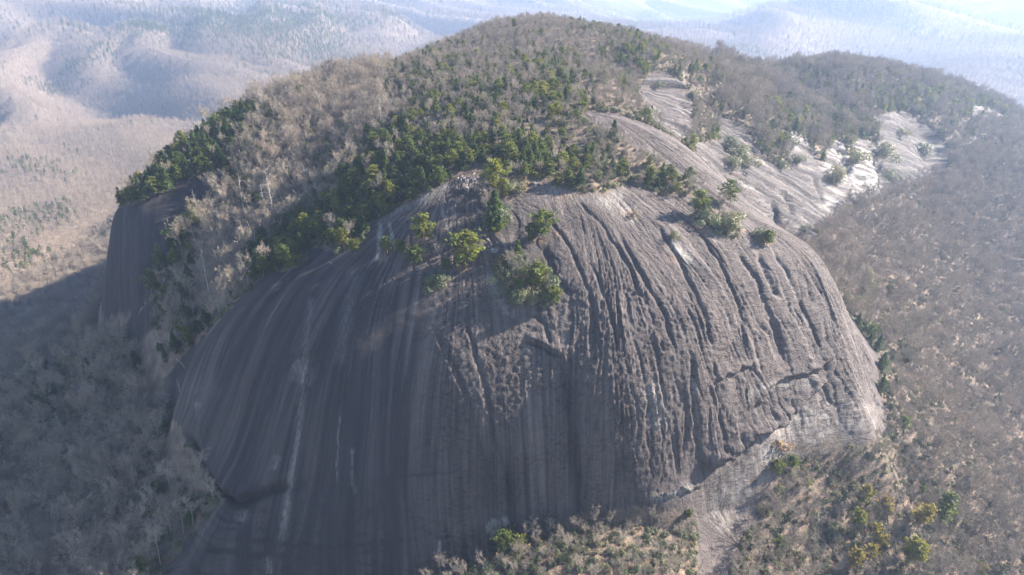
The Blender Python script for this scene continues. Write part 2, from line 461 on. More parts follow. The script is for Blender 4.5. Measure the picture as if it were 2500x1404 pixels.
GROOVES = [
    ([(1362, 875), (1385, 960), (1398, 1080), (1412, 1180), (1418, 1250)], 15, 3.2),
    ([(1690, 860), (1694, 950), (1700, 1050), (1712, 1150)], 9, 3.6),
    ([(1130, 760), (1165, 880), (1190, 980), (1215, 1100), (1245, 1200), (1250, 1290)], 8, 1.5),
    ([(1060, 800), (1110, 900), (1150, 1000), (1180, 1130)], 8, 1.3),
    ([(1275, 830), (1320, 845), (1375, 872)], 7, 2.6),
    ([(1445, 640), (1490, 760), (1510, 850)], 7, 1.4), ([(1510, 560), (1570, 680), (1620, 760), (1650, 860)], 8, 1.8), ([(1600, 540), (1660, 640), (1720, 760), (1745, 870)], 8, 1.8),
    ([(1700, 560), (1760, 640), (1800, 740), (1830, 880)], 8, 1.8), ([(1790, 600), (1850, 680), (1885, 780), (1920, 900)], 9, 2.2), ([(1850, 620), (1885, 690), (1900, 730)], 12, 2.6),
    ([(1880, 600), (1940, 700), (1985, 800), (2010, 880)], 7, 1.4), ([(1950, 620), (2010, 720), (2040, 800)], 6, 1.2), ([(1330, 520), (1390, 600), (1440, 720), (1470, 800)], 7, 1.2),
    ([(1400, 480), (1480, 560), (1540, 660), (1580, 760)], 7, 1.3), ([(1170, 480), (1195, 560), (1220, 640)], 10, 1.5), ([(1330, 600), (1350, 680), (1400, 720)], 12, 2.0),
    ([(790, 610), (700, 690), (610, 780), (550, 800)], 6, 0.8), ([(1280, 760), (1330, 790), (1345, 850)], 8, 1.4), ([(1740, 870), (1755, 990), (1770, 1100)], 6, 1.0), ([(1590, 820), (1610, 900), (1625, 1000)], 6, 1.0),
]
GROOVES.append(([(440, 1045), (495, 1130), (540, 1200), (585, 1226), (660, 1196), (740, 1182)], 16, 3.4))
# lips: the rock above the line stands out over the rock below
LIPS = [
    ([(1700, 1150), (1780, 1120), (1830, 1065), (1900, 1040), (1950, 985), (2010, 930), (2060, 840)], 34, 5.0),
    ([(1830, 1010), (1900, 930), (1985, 905), (2050, 850)], 22, 1.8),
    ([(470, 960), (495, 1040), (505, 1120), (540, 1195), (580, 1222), (660, 1195)], 55, 4.0),
    ([(700, 868), (760, 866), (800, 900), (790, 960)], 26, 0.8),
    ([(560, 1310), (680, 1325), (800, 1335), (1000, 1318)], 12, 1.0), ([(480, 1340), (600, 1352), (760, 1365)], 10, 1.0),
    ([(1560, 1228), (1660, 1198), (1720, 1190)], 16, 1.8), ([(1280, 830), (1330, 845), (1385, 880)], 24, 1.6), ([(1740, 935), (1800, 905), (1850, 890)], 16, 1.5), ([(1100, 465), (1150, 470), (1190, 490)], 14, 1.2),
]

def smooth_lip(px, py, lst):
    d = np.zeros_like(px)
    for line, w, h in lst:
        yw = py + 9 * perlin(px / 22, py / 22, 71) + 5 * np.round(2 * perlin(px / 30, py / 30, 72)) / 2
        dist, fr, side = line_dist(px, yw, line)
        env = np.minimum(1, np.minimum(fr, 1 - fr) * 7)
        # rock above the line is on the left hand of its direction
        sd = dist * side
        prof = np.where(sd > 0, np.exp(-(sd / w) ** 2) * sstep(-1, 4, sd), -0.45 * np.exp(-(sd / (0.5 * w)) ** 2))
        d += h * env * prof
    return d

def build_dome():
    S = 0.52
    xs = np.arange(-206, 236, S); ys = np.arange(208, 474, S)
    X, Y = np.meshgrid(xs, ys)
    Z, Hm = land(X, Y)
    gy_, gx_ = np.gradient(Z, S)
    nrm = np.stack([-gx_, -gy_, np.ones_like(Z)], -1); nrm /= np.linalg.norm(nrm, axis=-1, keepdims=True)
    px, py, d = proj(X, Y, Z)
    rock = rock_mask(X, Y, Z).astype(float)
    fall = fall_line(X, Y)
    # region weights along the foot: right hand side strongly fluted
    upper = sstep(-238, -215, Z)
    flt = sstep(1230, 1480, px + 0.22 * (py - 800)) * upper * (0.55 + 0.45 * sstep(560, 760, py))
    flt = flt * (1 - 0.6 * sstep(1000, 1200, py))
    w1 = fall + 5.0 * perlin(fall / 19, Z / 34, 51) + 1.6 * perlin(fall / 5, Z / 10, 52)
    g1 = np.abs(perlin(w1 / 8.0, Z / 210, 53)); g2 = np.abs(perlin(w1 / 3.0, Z / 60, 54)); g3 = np.abs(perlin(w1 / 16.0, Z / 120, 66))
    m1 = np.clip(0.45 + 1.3 * perlin(fall / 13, Z / 24, 67), 0.05, 1.3); m2 = np.clip(0.4 + 1.5 * perlin(fall / 9, Z / 16, 68), 0, 1.3)
    rib = np.minimum(g1 * 5.5, 1) ** 0.55 - 0.85
    rib2 = np.minimum(g2 * 5.0, 1) ** 0.6 - 0.85
    cut = -np.exp(-(g3 / 0.045) ** 2)
    disp = flt * (1.15 * rib * m1 + 0.65 * rib2 * m2 + 1.0 * cut * m2)
    # leaning flakes: one edge of each broad panel stands out over the next
    pan = (w1 / 9.0 + 0.7 * perlin(fall / 25, Z / 45, 69)) % 1.0
    disp += flt * 0.9 * m2 * (pan - 0.5)
    disp += (0.15 + 0.85 * flt) * 0.42 * (np.abs(perlin(fall / 3.2 + perlin(X / 5, Y / 5, 74), Z / 1.7, 73)) - 0.25) * sstep(960, 1150, px)
    # thin cracks on the upper left of the nose, running down to the right
    cr = np.abs(perlin((fall + 0.55 * Z) / 6.5 + perlin(X / 14, Y / 14, 70), Z / 40, 71))
    disp -= 0.5 * np.exp(-(cr / 0.05) ** 2) * (1 - flt) * sstep(860, 960, px) * (1 - sstep(640, 780, py))
    disp += (0.10 + 0.20 * flt) * fbm(fall / 3.0, Z / 1.5 + 2 * perlin(X / 12, Y / 12, 62), 55, 3) + 0.6 * fbm(X / 22, Y / 22, 56, 3)
    # little scallops ("eyebrows") on the middle part
    sc = fbm(fall / 4.2, Z / 1.9, 57, 2)
    disp += 0.32 * sstep(980, 1200, px) * sstep(0.05, 0.25, sc) * upper * sstep(620, 720, py) + 0.25 * sstep(900, 1100, px) * np.abs(perlin((fall + 0.8 * Z) / 5, Z / 2.5, 63))
    # horizontal bedding low on the left
    low = sstep(1180, 1290, py) * (1 - sstep(950, 1150, px))
    disp += low * 0.5 * (np.abs(perlin(fall / 60, Z / 3.2 + perlin(fall / 30, Z / 9, 59), 58)) * 2 - 0.5)
    vis = rock
    disp += carve(px, py, vis, GROOVES) + smooth_lip(px, py, LIPS) * vis
    inside = rock
    P = np.stack([X, Y, Z], -1) + nrm * (disp * inside)[..., None]
    # colour fields
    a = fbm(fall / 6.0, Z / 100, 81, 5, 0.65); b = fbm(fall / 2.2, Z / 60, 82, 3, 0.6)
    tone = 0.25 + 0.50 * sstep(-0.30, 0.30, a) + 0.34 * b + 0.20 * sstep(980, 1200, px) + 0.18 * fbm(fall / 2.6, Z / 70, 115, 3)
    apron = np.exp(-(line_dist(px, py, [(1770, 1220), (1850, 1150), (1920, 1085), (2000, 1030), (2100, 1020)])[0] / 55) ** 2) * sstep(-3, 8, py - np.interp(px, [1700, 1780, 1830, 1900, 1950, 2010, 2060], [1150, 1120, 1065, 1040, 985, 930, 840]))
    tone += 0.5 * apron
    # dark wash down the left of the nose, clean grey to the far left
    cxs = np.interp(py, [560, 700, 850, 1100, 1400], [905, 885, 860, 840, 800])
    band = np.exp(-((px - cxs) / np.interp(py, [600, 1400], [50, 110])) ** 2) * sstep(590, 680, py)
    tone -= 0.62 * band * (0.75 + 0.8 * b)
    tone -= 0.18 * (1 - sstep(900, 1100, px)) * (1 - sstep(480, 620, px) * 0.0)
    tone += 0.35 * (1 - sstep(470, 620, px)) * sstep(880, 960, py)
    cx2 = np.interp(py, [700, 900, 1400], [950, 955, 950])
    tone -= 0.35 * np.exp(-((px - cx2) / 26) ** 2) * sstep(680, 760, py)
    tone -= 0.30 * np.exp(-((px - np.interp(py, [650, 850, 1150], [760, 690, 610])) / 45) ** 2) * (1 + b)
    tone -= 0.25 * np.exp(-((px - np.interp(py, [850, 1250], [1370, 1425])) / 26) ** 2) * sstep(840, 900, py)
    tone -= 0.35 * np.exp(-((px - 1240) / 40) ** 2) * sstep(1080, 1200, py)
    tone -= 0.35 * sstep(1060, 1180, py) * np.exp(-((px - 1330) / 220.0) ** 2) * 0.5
    # shade painted into the tone under the left bulge and along the low ledges
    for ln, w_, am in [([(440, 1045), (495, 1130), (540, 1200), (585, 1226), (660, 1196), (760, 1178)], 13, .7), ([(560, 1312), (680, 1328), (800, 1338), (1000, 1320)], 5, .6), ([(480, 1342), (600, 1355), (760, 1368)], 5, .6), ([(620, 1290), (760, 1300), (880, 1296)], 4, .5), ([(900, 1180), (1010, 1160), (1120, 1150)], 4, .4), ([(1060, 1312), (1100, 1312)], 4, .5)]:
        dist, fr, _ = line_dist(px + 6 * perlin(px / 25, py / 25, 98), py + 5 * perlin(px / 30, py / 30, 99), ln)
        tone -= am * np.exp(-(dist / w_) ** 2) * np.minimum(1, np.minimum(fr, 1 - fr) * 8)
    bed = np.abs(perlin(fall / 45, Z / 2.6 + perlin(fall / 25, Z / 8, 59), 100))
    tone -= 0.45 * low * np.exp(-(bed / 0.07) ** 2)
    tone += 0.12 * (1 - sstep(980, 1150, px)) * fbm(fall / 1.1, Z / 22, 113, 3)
    pale = np.zeros_like(px)
    def line_pale(line, w, amt, br=0.5):
        dist, fr, _ = line_dist(px + 4 * perlin(px / 9, py / 30, 91), py, line)
        m = np.exp(-(dist / w) ** 2) * np.minimum(1, np.minimum(fr, 1 - fr) * 9)
        return amt * m * np.clip(1 - br + 1.6 * br * (0.5 + perlin(px / 5, py / 14, 92)), 0, 1.2)
    for ln, w, am in [([(745, 868), (738, 960), (725, 1080), (705, 1200), (690, 1330)], 9, .36), ([(760, 720), (752, 800), (745, 868)], 8, .18), ([(830, 1010), (826, 1090), (820, 1180)], 2.2, .5),
                      ([(868, 640), (850, 740), (830, 900)], 16, .16), ([(720, 880), (745, 905), (735, 940)], 24, .30), ([(930, 540), (925, 600), (918, 640)], 5, .55), ([(950, 540), (960, 590), (968, 610)], 4, .5),
                      ([(1075, 480), (1085, 540), (1110, 600)], 3, .4), ([(1100, 500), (1130, 570), (1165, 620)], 3, .35), ([(860, 1090), (860, 1180), (870, 1210)], 4, .35), ([(680, 1110), (672, 1150)], 8, .45),
                      ([(655, 1355), (655, 1404)], 9, .5), ([(600, 1245), (585, 1275)], 14, .3), ([(1075, 1318), (1070, 1350), (1072, 1370)], 5, .55), ([(495, 985), (480, 995)], 7, .5), ([(905, 548), (960, 515), (1040, 480), (1110, 442)], 12, .35),
                      ([(1200, 480), (1210, 530), (1240, 620)], 4, .3), ([(1190, 660), (1215, 720), (1260, 780)], 16, .35), ([(1590, 930), (1600, 980), (1610, 1060)], 16, .35), ([(1690, 900), (1700, 1000), (1712, 1130)], 5, .35),
                      ([(1580, 1222), (1650, 1205), (1690, 1185)], 9, .5), ([(1810, 980), (1840, 955), (1900, 935), (1980, 935)], 12, .28), ([(1960, 1000), (1900, 1060), (1860, 1130)], 22, .25), ([(1740, 1240), (1780, 1300)], 24, .18), ([(1205, 602), (1212, 615)], 7, .9),
                      ([(1635, 590), (1660, 610), (1690, 640)], 10, .6), ([(1530, 455), (1490, 490), (1560, 540)], 22, .3), ([(1330, 455), (1420, 480), (1500, 500)], 16, .25), ([(1700, 520), (1760, 590)], 10, .35), ([(1130, 445), (1165, 440)], 16, .4)]:
        pale += line_pale(ln, w, am * (0.65 if ln[0][0] < 900 else 1.0))
    # pale scar of a fallen flake
    scar = in_poly(px + 4 * perlin(px / 12, py / 12, 93), py + 4 * perlin(px / 12, py / 12, 94), [(1187, 1285), (1200, 1268), (1240, 1262), (1243, 1278), (1225, 1300), (1205, 1312), (1190, 1300)])
    pale += 0.4 * scar
    pale += 0.30 * apron * (0.6 + perlin(px / 14, py / 22, 116))
    pale += 0.14 * sstep(0.15, 0.5, fbm(fall / 1.6, Z / 35, 95, 3, 0.6)) * sstep(-230, -120, Z)
    rust = np.zeros_like(px)
    for cxx, cyy, rr in [(1650, 632, 16), (1275, 738, 22), (1330, 722, 16), (1365, 570, 10), (1205, 640, 12), (1420, 470, 14), (1380, 480, 16), (1910, 1095, 14), (1860, 580, 12), (1540, 520, 18)]:
        rust += 0.8 * np.exp(-(((px - cxx) / rr) ** 2 + ((py - cyy) / (0.6 * rr)) ** 2)) * (0.6 + perlin(px / 4, py / 4, 96))
    for cxx, cyy, rx_, ry_ in [(1280, 695, 55, 50), (1205, 545, 26, 40), (1225, 480, 30, 16), (1742, 548, 55, 26), (1020, 620, 40, 24), (1130, 655, 28, 14), (1318, 588, 26, 10), (1072, 690, 22, 22), (1868, 596, 16, 10)]:
        rust += 0.6 * sstep(0.35, 0.9, np.exp(-((px - cxx) / rx_) ** 2 - ((py - cyy) / ry_) ** 2) + 0.35 * perlin(px / 7, py / 7, 97))
    pocked = np.clip(0.12 + 0.9 * sstep(940, 1120, px + 40 * perlin(px / 60, py / 60, 64)) * (0.75 + 0.6 * perlin(fall / 20, Z / 30, 65)), 0, 1)
    wet = np.zeros_like(px)
    # drop the parts covered by the coarser hillside outside
    keep = np.ones((len(ys) - 1, len(xs) - 1), bool)
    fz = P.reshape(-1, 3)
    me = mesh_from('granite_dome', fz, grid_faces(len(ys), len(xs), keep))
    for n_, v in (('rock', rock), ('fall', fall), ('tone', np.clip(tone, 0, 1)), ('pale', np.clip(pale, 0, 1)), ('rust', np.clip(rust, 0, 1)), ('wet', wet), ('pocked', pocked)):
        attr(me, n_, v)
    o = structure(link('granite_dome', me, LAND))
    return xs, ys, P[..., 2]

DOME_XS, DOME_YS, _dz = build_dome()

def build_tile(name, x0, x1, y0, y1, S, holes=(), far=False, sink=1.5):
    xs = np.arange(x0, x1 + S * 0.5, S); ys = np.arange(y0, y1 + S * 0.5, S)
    X, Y = np.meshgrid(xs, ys)
    Z, Hm = land(X, Y)
    keep = np.ones((len(ys) - 1, len(xs) - 1), bool)
    for hx0, hx1, hy0, hy1 in holes:
        ins = (X > hx0 + S) & (X < hx1 - S) & (Y > hy0 + S) & (Y < hy1 - S)
        Z = np.where((X > hx0) & (X < hx1) & (Y > hy0) & (Y < hy1), Z - sink, Z)
        keep &= ~(ins[:-1, :-1] & ins[1:, 1:] & ins[:-1, 1:] & ins[1:, :-1])
    if far:
        rock = np.zeros_like(Z); fall = X * 0.5
    else:
        rock = rock_mask(X, Y, Z).astype(float); fall = X * 0.83 - Y * 0.55
    px, py, d = proj(X, Y, Z)
    wet = np.zeros_like(Z); tone = np.full_like(Z, 0.8); pale = np.zeros_like(Z)
    if not far and S <= 3:
        gy_, gx_ = np.gradient(Z, S)
        nrm = np.stack([-gx_, -gy_, np.ones_like(Z)], -1); nrm /= np.linalg.norm(nrm, axis=-1, keepdims=True)
        left = X < -150
        # fall line of a plain slope: across the slope direction of the flank
        fall = np.where(left, X * 0.9 + Y * 0.2, Y * 0.93 + X * -0.36)
        w1 = fall + 4 * perlin(X / 40, Y / 40, 101)
        rib = np.minimum(np.abs(perlin(w1 / 11, Z / 160, 102)) * 3, 1) ** 0.6 - 0.75
        led = fbm(fall / 22, Z / 4.5, 103, 3)
        rib3 = np.minimum(np.abs(perlin(w1 / 27, Z / 120, 108)) * 4, 1) ** 0.6 - 0.8
        disp = rock * np.where(left, 0.4 * rib + 1.2 * fbm(X / 25, Y / 25, 109, 2), 1.5 * rib * np.clip(0.4 + perlin(X / 30, Y / 30, 110), 0, 1) + 3.2 * rib3 + 2.2 * led)
        for ln, w_, dep in (([(2146, 372), (2160, 420), (2186, 470)], 15, 10.0), ([(1885, 485), (1898, 520), (1908, 556)], 6, 5.0), ([(1922, 470), (1932, 500), (1942, 530)], 5, 4.0), ([(1985, 430), (2000, 470), (2010, 500)], 5, 3.0), ([(2040, 350), (2075, 420), (2085, 470)], 5, 3.0)):
            dist, fr, _ = line_dist(px + 4 * perlin(px / 15, py / 15, 114), py, ln)
            disp = disp - rock * dep * np.exp(-(dist / w_) ** 2) * np.minimum(1, np.minimum(fr, 1 - fr) * 6)
        P = np.stack([X, Y, Z], -1) + nrm * disp[..., None]
        X, Y, Z = P[..., 0], P[..., 1], P[..., 2]
        tone = 0.8 + 0.5 * fbm(fall / 9, Z / 80, 104, 3)
        tone = np.where(left, -0.05 + 0.8 * fbm(fall / 4, Z / 90, 105, 4), 0.02 + 0.8 * sstep(-0.2, 0.22, fbm(fall / 5, Z / 26, 104, 4)) + 0.3 * fbm(fall / 1.5, Z / 6, 111, 3))
        g = np.exp(-(((px - 2055) / 42) ** 2 + ((py - 395) / 55) ** 2)) + 0.8 * np.exp(-(((px - 2120) / 40) ** 2 + ((py - 420) / 60) ** 2)) + 0.7 * np.exp(-(((px - 1950) / 22) ** 2 + ((py - 345) / 26) ** 2)) + 0.6 * np.exp(-(((px - 2025) / 25) ** 2 + ((py - 500) / 40) ** 2))
        wet = np.clip((0.75 + 1.9 * perlin(fall / 3.5, Z / 45, 106) + 0.9 * perlin(fall / 9, Z / 5, 112)) * g, 0, 0.9)
        pale = 0.3 * sstep(0.0, 0.5, fbm(fall / 5, Z / 20, 107, 3)) * (1 - left)
    me = mesh_from(name, np.stack([X, Y, Z], -1).reshape(-1, 3), grid_faces(len(ys), len(xs), keep))
    for n_, v in (('rock', rock), ('fall', fall), ('tone', np.clip(tone, 0, 1)), ('pale', np.clip(pale, 0, 1)), ('rust', np.zeros_like(Z)), ('wet', wet), ('pocked', np.where(X < -150, 0.1, 1.0)), ('meadow', sstep(620, 1100, np.hypot(X, Y)) * sstep(200, -100, X))):
        attr(me, n_, v)
    return structure(link(name, me, LAND))

B_DOME = (-206, 235, 208, 473)
B_LEFT = (-330, -170, 340, 580)
B_RIGHT = (110, 760, 440, 1160)
build_tile('cliff_hillside', *B_LEFT, 1.5, holes=[B_DOME])
build_tile('slab_hillside', *B_RIGHT, 1.5, holes=[B_DOME])
build_tile('forest_hillside', -700, 1500, 130, 1750, 6.0, holes=[B_DOME, B_LEFT, B_RIGHT], sink=2.5)
build_tile('far_mountains', -9000, 9000, -600, 12000, 60.0, holes=[(-700, 1500, 130, 1750)], far=True, sink=70)

# ----------------------------------------------------------------------------
# plant materials
# ----------------------------------------------------------------------------
def bark_material(name, c1, c2, rough=0.9):
    k = NT(name)
    oi = k.n('ShaderNodeObjectInfo').outputs['Random']
    pos = k.n('ShaderNodeNewGeometry').outputs['Position']
    c = k.mix(oi, c1, c2)
    c = k.mix(0.5, c, k.ramp(k.noise(pos, 2.0, 3), [(0.3, (0.6, 0.6, 0.6)), (0.7, (1.3, 1.3, 1.3))]), 'MULTIPLY')
    k.l(c, k.b.inputs['Base Color']); k.b.inputs['Roughness'].default_value = rough
    return k.m

def twig_material(name, stops):
    k = NT(name)
    oi = k.n('ShaderNodeObjectInfo')
    region = k.noise(oi.outputs['Location'], 0.012, 3)
    f = k.math('ADD', k.math('MULTIPLY', oi.outputs['Random'], 0.65), k.math('MULTIPLY', region, 0.5))
    k.l(k.ramp(f, stops), k.b.inputs['Base Color']); k.b.inputs['Roughness'].default_value = 0.85
    return k.m

def needle_material(name, stops, trans=0.35, rough=0.6):
    k = NT(name)
    oi = k.n('ShaderNodeObjectInfo')
    pos = k.n('ShaderNodeNewGeometry').outputs['Position']
    c = k.ramp(k.math('ADD', k.math('MULTIPLY', oi.outputs['Random'], 0.75), k.math('MULTIPLY', k.noise(pos, 0.9, 2), 0.3)), stops)
    k.l(c, k.b.inputs['Base Color']); k.b.inputs['Roughness'].default_value = rough
    tr = k.n('ShaderNodeBsdfTranslucent'); k.l(k.mix(1.0, c, (1.25, 1.15, 0.6), 'MULTIPLY'), tr.inputs['Color'])
    mx = k.n('ShaderNodeMixShader'); mx.inputs[0].default_value = trans
    k.l(k.b.outputs[0], mx.inputs[1]); k.l(tr.outputs[0], mx.inputs[2]); k.l(mx.outputs[0], k.out.inputs['Surface'])
    return k.m

BARK = bark_material('grey_bark', (0.17, 0.145, 0.125), (0.32, 0.285, 0.25))
PBARK = bark_material('pine_bark', (0.10, 0.075, 0.06), (0.17, 0.13, 0.105))
DEAD = bark_material('bleached_wood', (0.36, 0.34, 0.32), (0.50, 0.47, 0.44))
TWIG = twig_material('winter_twigs', [(0.15, (0.165, 0.147, 0.128)), (0.45, (0.255, 0.222, 0.182)), (0.75, (0.31, 0.250, 0.193)), (1.0, (0.39, 0.350, 0.290))])
FTWIG = twig_material('valley_twigs', [(0.15, (0.21, 0.16, 0.125)), (0.5, (0.30, 0.23, 0.17)), (1.0, (0.38, 0.305, 0.225))])
NEEDLE = needle_material('pine_needles', [(0.1, (0.07, 0.11, 0.034)), (0.5, (0.125, 0.16, 0.04)), (0.85, (0.19, 0.21, 0.05)), (1.0, (0.23, 0.22, 0.06))], 0.55)
DNEEDLE = needle_material('dark_needles', [(0.1, (0.055, 0.095, 0.04)), (0.6, (0.09, 0.135, 0.045)), (1.0, (0.14, 0.17, 0.055))], 0.5)
YNEEDLE = needle_material('yellow_needles', [(0.1, (0.10, 0.14, 0.035)), (0.5, (0.18, 0.19, 0.04)), (1.0, (0.27, 0.21, 0.05))], 0.5)
LEAF = needle_material('evergreen_leaves', [(0.1, (0.065, 0.09, 0.05)), (0.5, (0.115, 0.14, 0.075)), (0.85, (0.18, 0.185, 0.10)), (1.0, (0.22, 0.19, 0.10))], 0.3, 0.5)
DRY = needle_material('dry_leaves', [(0.1, (0.16, 0.10, 0.055)), (0.5, (0.25, 0.17, 0.09)), (1.0, (0.33, 0.24, 0.14))], 0.25, 0.8)

# ----------------------------------------------------------------------------
# plant shapes
# ----------------------------------------------------------------------------
class Shape:
    def __init__(self):
        self.v = []; self.f = []
    def limb(self, p0, p1, r0, r1, sides=4):
        p0 = np.asarray(p0, float); p1 = np.asarray(p1, float)
        d = p1 - p0; L = np.linalg.norm(d)
        if L < 1e-6: return
        d /= L
        a = np.cross(d, (0.3, 0.9, 0.1) if abs(d[2]) > 0.8 else (0, 0, 1.0)); a /= np.linalg.norm(a); b = np.cross(d, a)
        n = len(self.v)
        for p, r in ((p0, r0), (p1, r1)):
            for i in range(sides):
                t = 2 * math.pi * i / sides
                self.v.append(p + r * (math.cos(t) * a + math.sin(t) * b))
        for i in range(sides):
            j = (i + 1) % sides
            self.f.append((n + i, n + j, n + sides + j)); self.f.append((n + i, n + sides + j, n + sides + i))
    def twig(self, p0, p1, w):
        p0 = np.asarray(p0, float); p1 = np.asarray(p1, float)
        d = p1 - p0
        a = np.cross(d, rng.normal(size=3)); a *= w / (np.linalg.norm(a) + 1e-9)
        n = len(self.v)
        self.v += [p0 - a * 0.5, p0 + a * 0.5, p1]
        self.f.append((n, n + 1, n + 2))
    def tri(self, c, n_dir, size, up=None):
        n_dir = np.asarray(n_dir, float)
        a = np.cross(n_dir, rng.normal(size=3)); a /= np.linalg.norm(a) + 1e-9
        b = np.cross(n_dir, a)
        n = len(self.v); c = np.asarray(c, float)
        for t in (0, 2.1, 4.2):
            s = size * rng.uniform(0.7, 1.25)
            self.v.append(c + s * (math.cos(t) * a + math.sin(t) * b))
        self.f.append((n, n + 1, n + 2))
    def mesh(self, name, mat):
        me = mesh_from(name, np.array(self.v), np.array(self.f), False)
        me.materials.append(mat); return me

def bare_tree(h, spread, n_limb=9, n_sub=5, n_tw=7, tw_w=0.075, lean=0.05, trunk_r=0.2):
    wood, crown = Shape(), Shape()
    pts = [np.zeros(3)]
    dr = np.array([rng.normal() * lean, rng.normal() * lean, 1.0])
    for i in range(4):
        dr = dr + np.r_[rng.normal(size=2) * 0.05, 0]
        pts.append(pts[-1] + dr / np.linalg.norm(dr) * h * 0.19)
    rad = [trunk_r * (1 - 0.19 * i) for i in range(5)]
    for i in range(4): wood.limb(pts[i], pts[i + 1], rad[i], rad[i + 1], 5)
    for i in range(n_limb):
        t = rng.uniform(0.42, 1.0) if i > 1 else 1.0
        k = min(int(t * 4), 3); p0 = pts[k] + (pts[k + 1] - pts[k]) * (t * 4 - k)
        az = i * 2.4 + rng.uniform(-0.5, 0.5); el = math.radians(rng.uniform(28, 68))
        L = spread * rng.uniform(0.75, 1.15) * (1.1 - 0.25 * t)
        d = np.array([math.cos(az) * math.cos(el), math.sin(az) * math.cos(el), math.sin(el)])
        q = p0 + d * L * 0.5 + rng.normal(size=3) * 0.2
        d2 = d + np.array([0, 0, 0.35]); d2 /= np.linalg.norm(d2)
        e = q + d2 * L * 0.55
        wood.limb(p0, q, trunk_r * 0.42, trunk_r * 0.27, 3); wood.limb(q, e, trunk_r * 0.27, trunk_r * 0.1, 3)
        for j in range(n_sub):
            s = rng.uniform(0.3, 1.0)
            b0 = p0 + (q - p0) * s * 2 if s < 0.5 else q + (e - q) * (s - 0.5) * 2
            dd = d2 * 0.7 + rng.normal(size=3) * 0.62 + np.array([0, 0, 0.3]); dd /= np.linalg.norm(dd)
            L2 = L * rng.uniform(0.28, 0.5)
            b1 = b0 + dd * L2
            wood.limb(b0, b1, trunk_r * 0.13, trunk_r * 0.05, 3)
            for m in range(n_tw):
                c0 = b0 + (b1 - b0) * rng.uniform(0.15, 1.0)
                e2 = dd * 0.6 + rng.normal(size=3) * 0.6 + np.array([0, 0, 0.3]); e2 /= np.linalg.norm(e2)
                crown.twig(c0, c0 + e2 * rng.uniform(0.7, 1.7) * h / 16, tw_w * rng.uniform(0.7, 1.3))
    return wood, crown

def pine_tree(h, spread, base=0.35, whorls=8, per=6, clump=9, size=0.42, shape='round', lean=0.06):
    wood, crown = Shape(), Shape()
    dr = np.array([rng.normal() * lean, rng.normal() * lean, 1.0]); top = dr * h
    mid = top * 0.5 + np.r_[rng.normal(size=2) * 0.15, 0]
    wood.limb((0, 0, 0), mid, h * 0.017, h * 0.011, 5); wood.limb(mid, top, h * 0.011, h * 0.002, 5)
    for w in range(whorls):
        t = base + (1 - base) * (w + rng.uniform(0.1, 0.9)) / whorls
        p0 = mid * 2 * t if t < 0.5 else mid + (top - mid) * (t - 0.5) * 2
        u = (t - base) / (1 - base)
        if shape == 'cone': L = spread * (1.05 - u) * rng.uniform(0.85, 1.1)
        else: L = spread * (math.sin(math.pi * min(1, 0.18 + u * 0.86)) ** 0.6) * rng.uniform(0.6, 1.15)
        for i in range(per):
            if shape != 'cone' and rng.random() < 0.14: continue
            az = i * 2 * math.pi / per + w * 1.1 + rng.uniform(-0.4, 0.4)
            el = math.radians(rng.uniform(-12, 22) + 28 * u)
            d = np.array([math.cos(az) * math.cos(el), math.sin(az) * math.cos(el), math.sin(el)])
            Li = L * rng.uniform(0.7, 1.15)
            e = p0 + d * Li
            wood.limb(p0, e, h * 0.0045, h * 0.0015, 3)
            nc = max(3, int(clump * (0.4 + Li / spread)))
            for m in range(nc):
                s = rng.uniform(0.3, 1.05)
                c = p0 + d * Li * s + np.r_[rng.normal(size=2) * 0.16 * Li, rng.normal() * 0.09 * Li + 0.05 * Li]
                nd = np.array([rng.normal() * 0.5, rng.normal() * 0.5, 1.0])
                crown.tri(c, nd, size * rng.uniform(0.7, 1.3))
                crown.tri(c + rng.normal(size=3) * 0.2, nd + rng.normal(size=3) * 0.5, size * rng.uniform(0.6, 1.1))
    for m in range(10):
        crown.tri(top + rng.normal(size=3) * 0.25 - np.array([0, 0, 0.25]), rng.normal(size=3), size * 0.7)
    return wood, crown

def snag(h, n=26):
    wood, br = Shape(), Shape()
    p = [np.zeros(3)]
    for i in range(5): p.append(p[-1] + np.array([rng.normal() * 0.012 * h * 0.4, rng.normal() * 0.012 * h * 0.4, h / 5]))
    for i in range(5): wood.limb(p[i], p[i + 1], h * 0.013 * (1 - i / 5.3), h * 0.013 * (1 - (i + 1) / 5.3), 5)
    for i in range(n):
        t = 0.35 + 0.62 * (i + rng.random()) / n
        k = min(int(t * 5), 4); b = p[k] + (p[k + 1] - p[k]) * (t * 5 - k)
        az = rng.uniform(0, 6.28); L = h * 0.13 * (1.15 - t) * rng.uniform(0.6, 1.5) + 0.4
        e = b + np.array([math.cos(az) * L, math.sin(az) * L, L * rng.uniform(-0.15, 0.45)])
        br.limb(b, e, 0.055, 0.015, 3)
        for m in range(2):
            s = b + (e - b) * rng.uniform(0.4, 0.9); br.twig(s, s + rng.normal(size=3) * 0.4 * L, 0.05)
    return wood, br

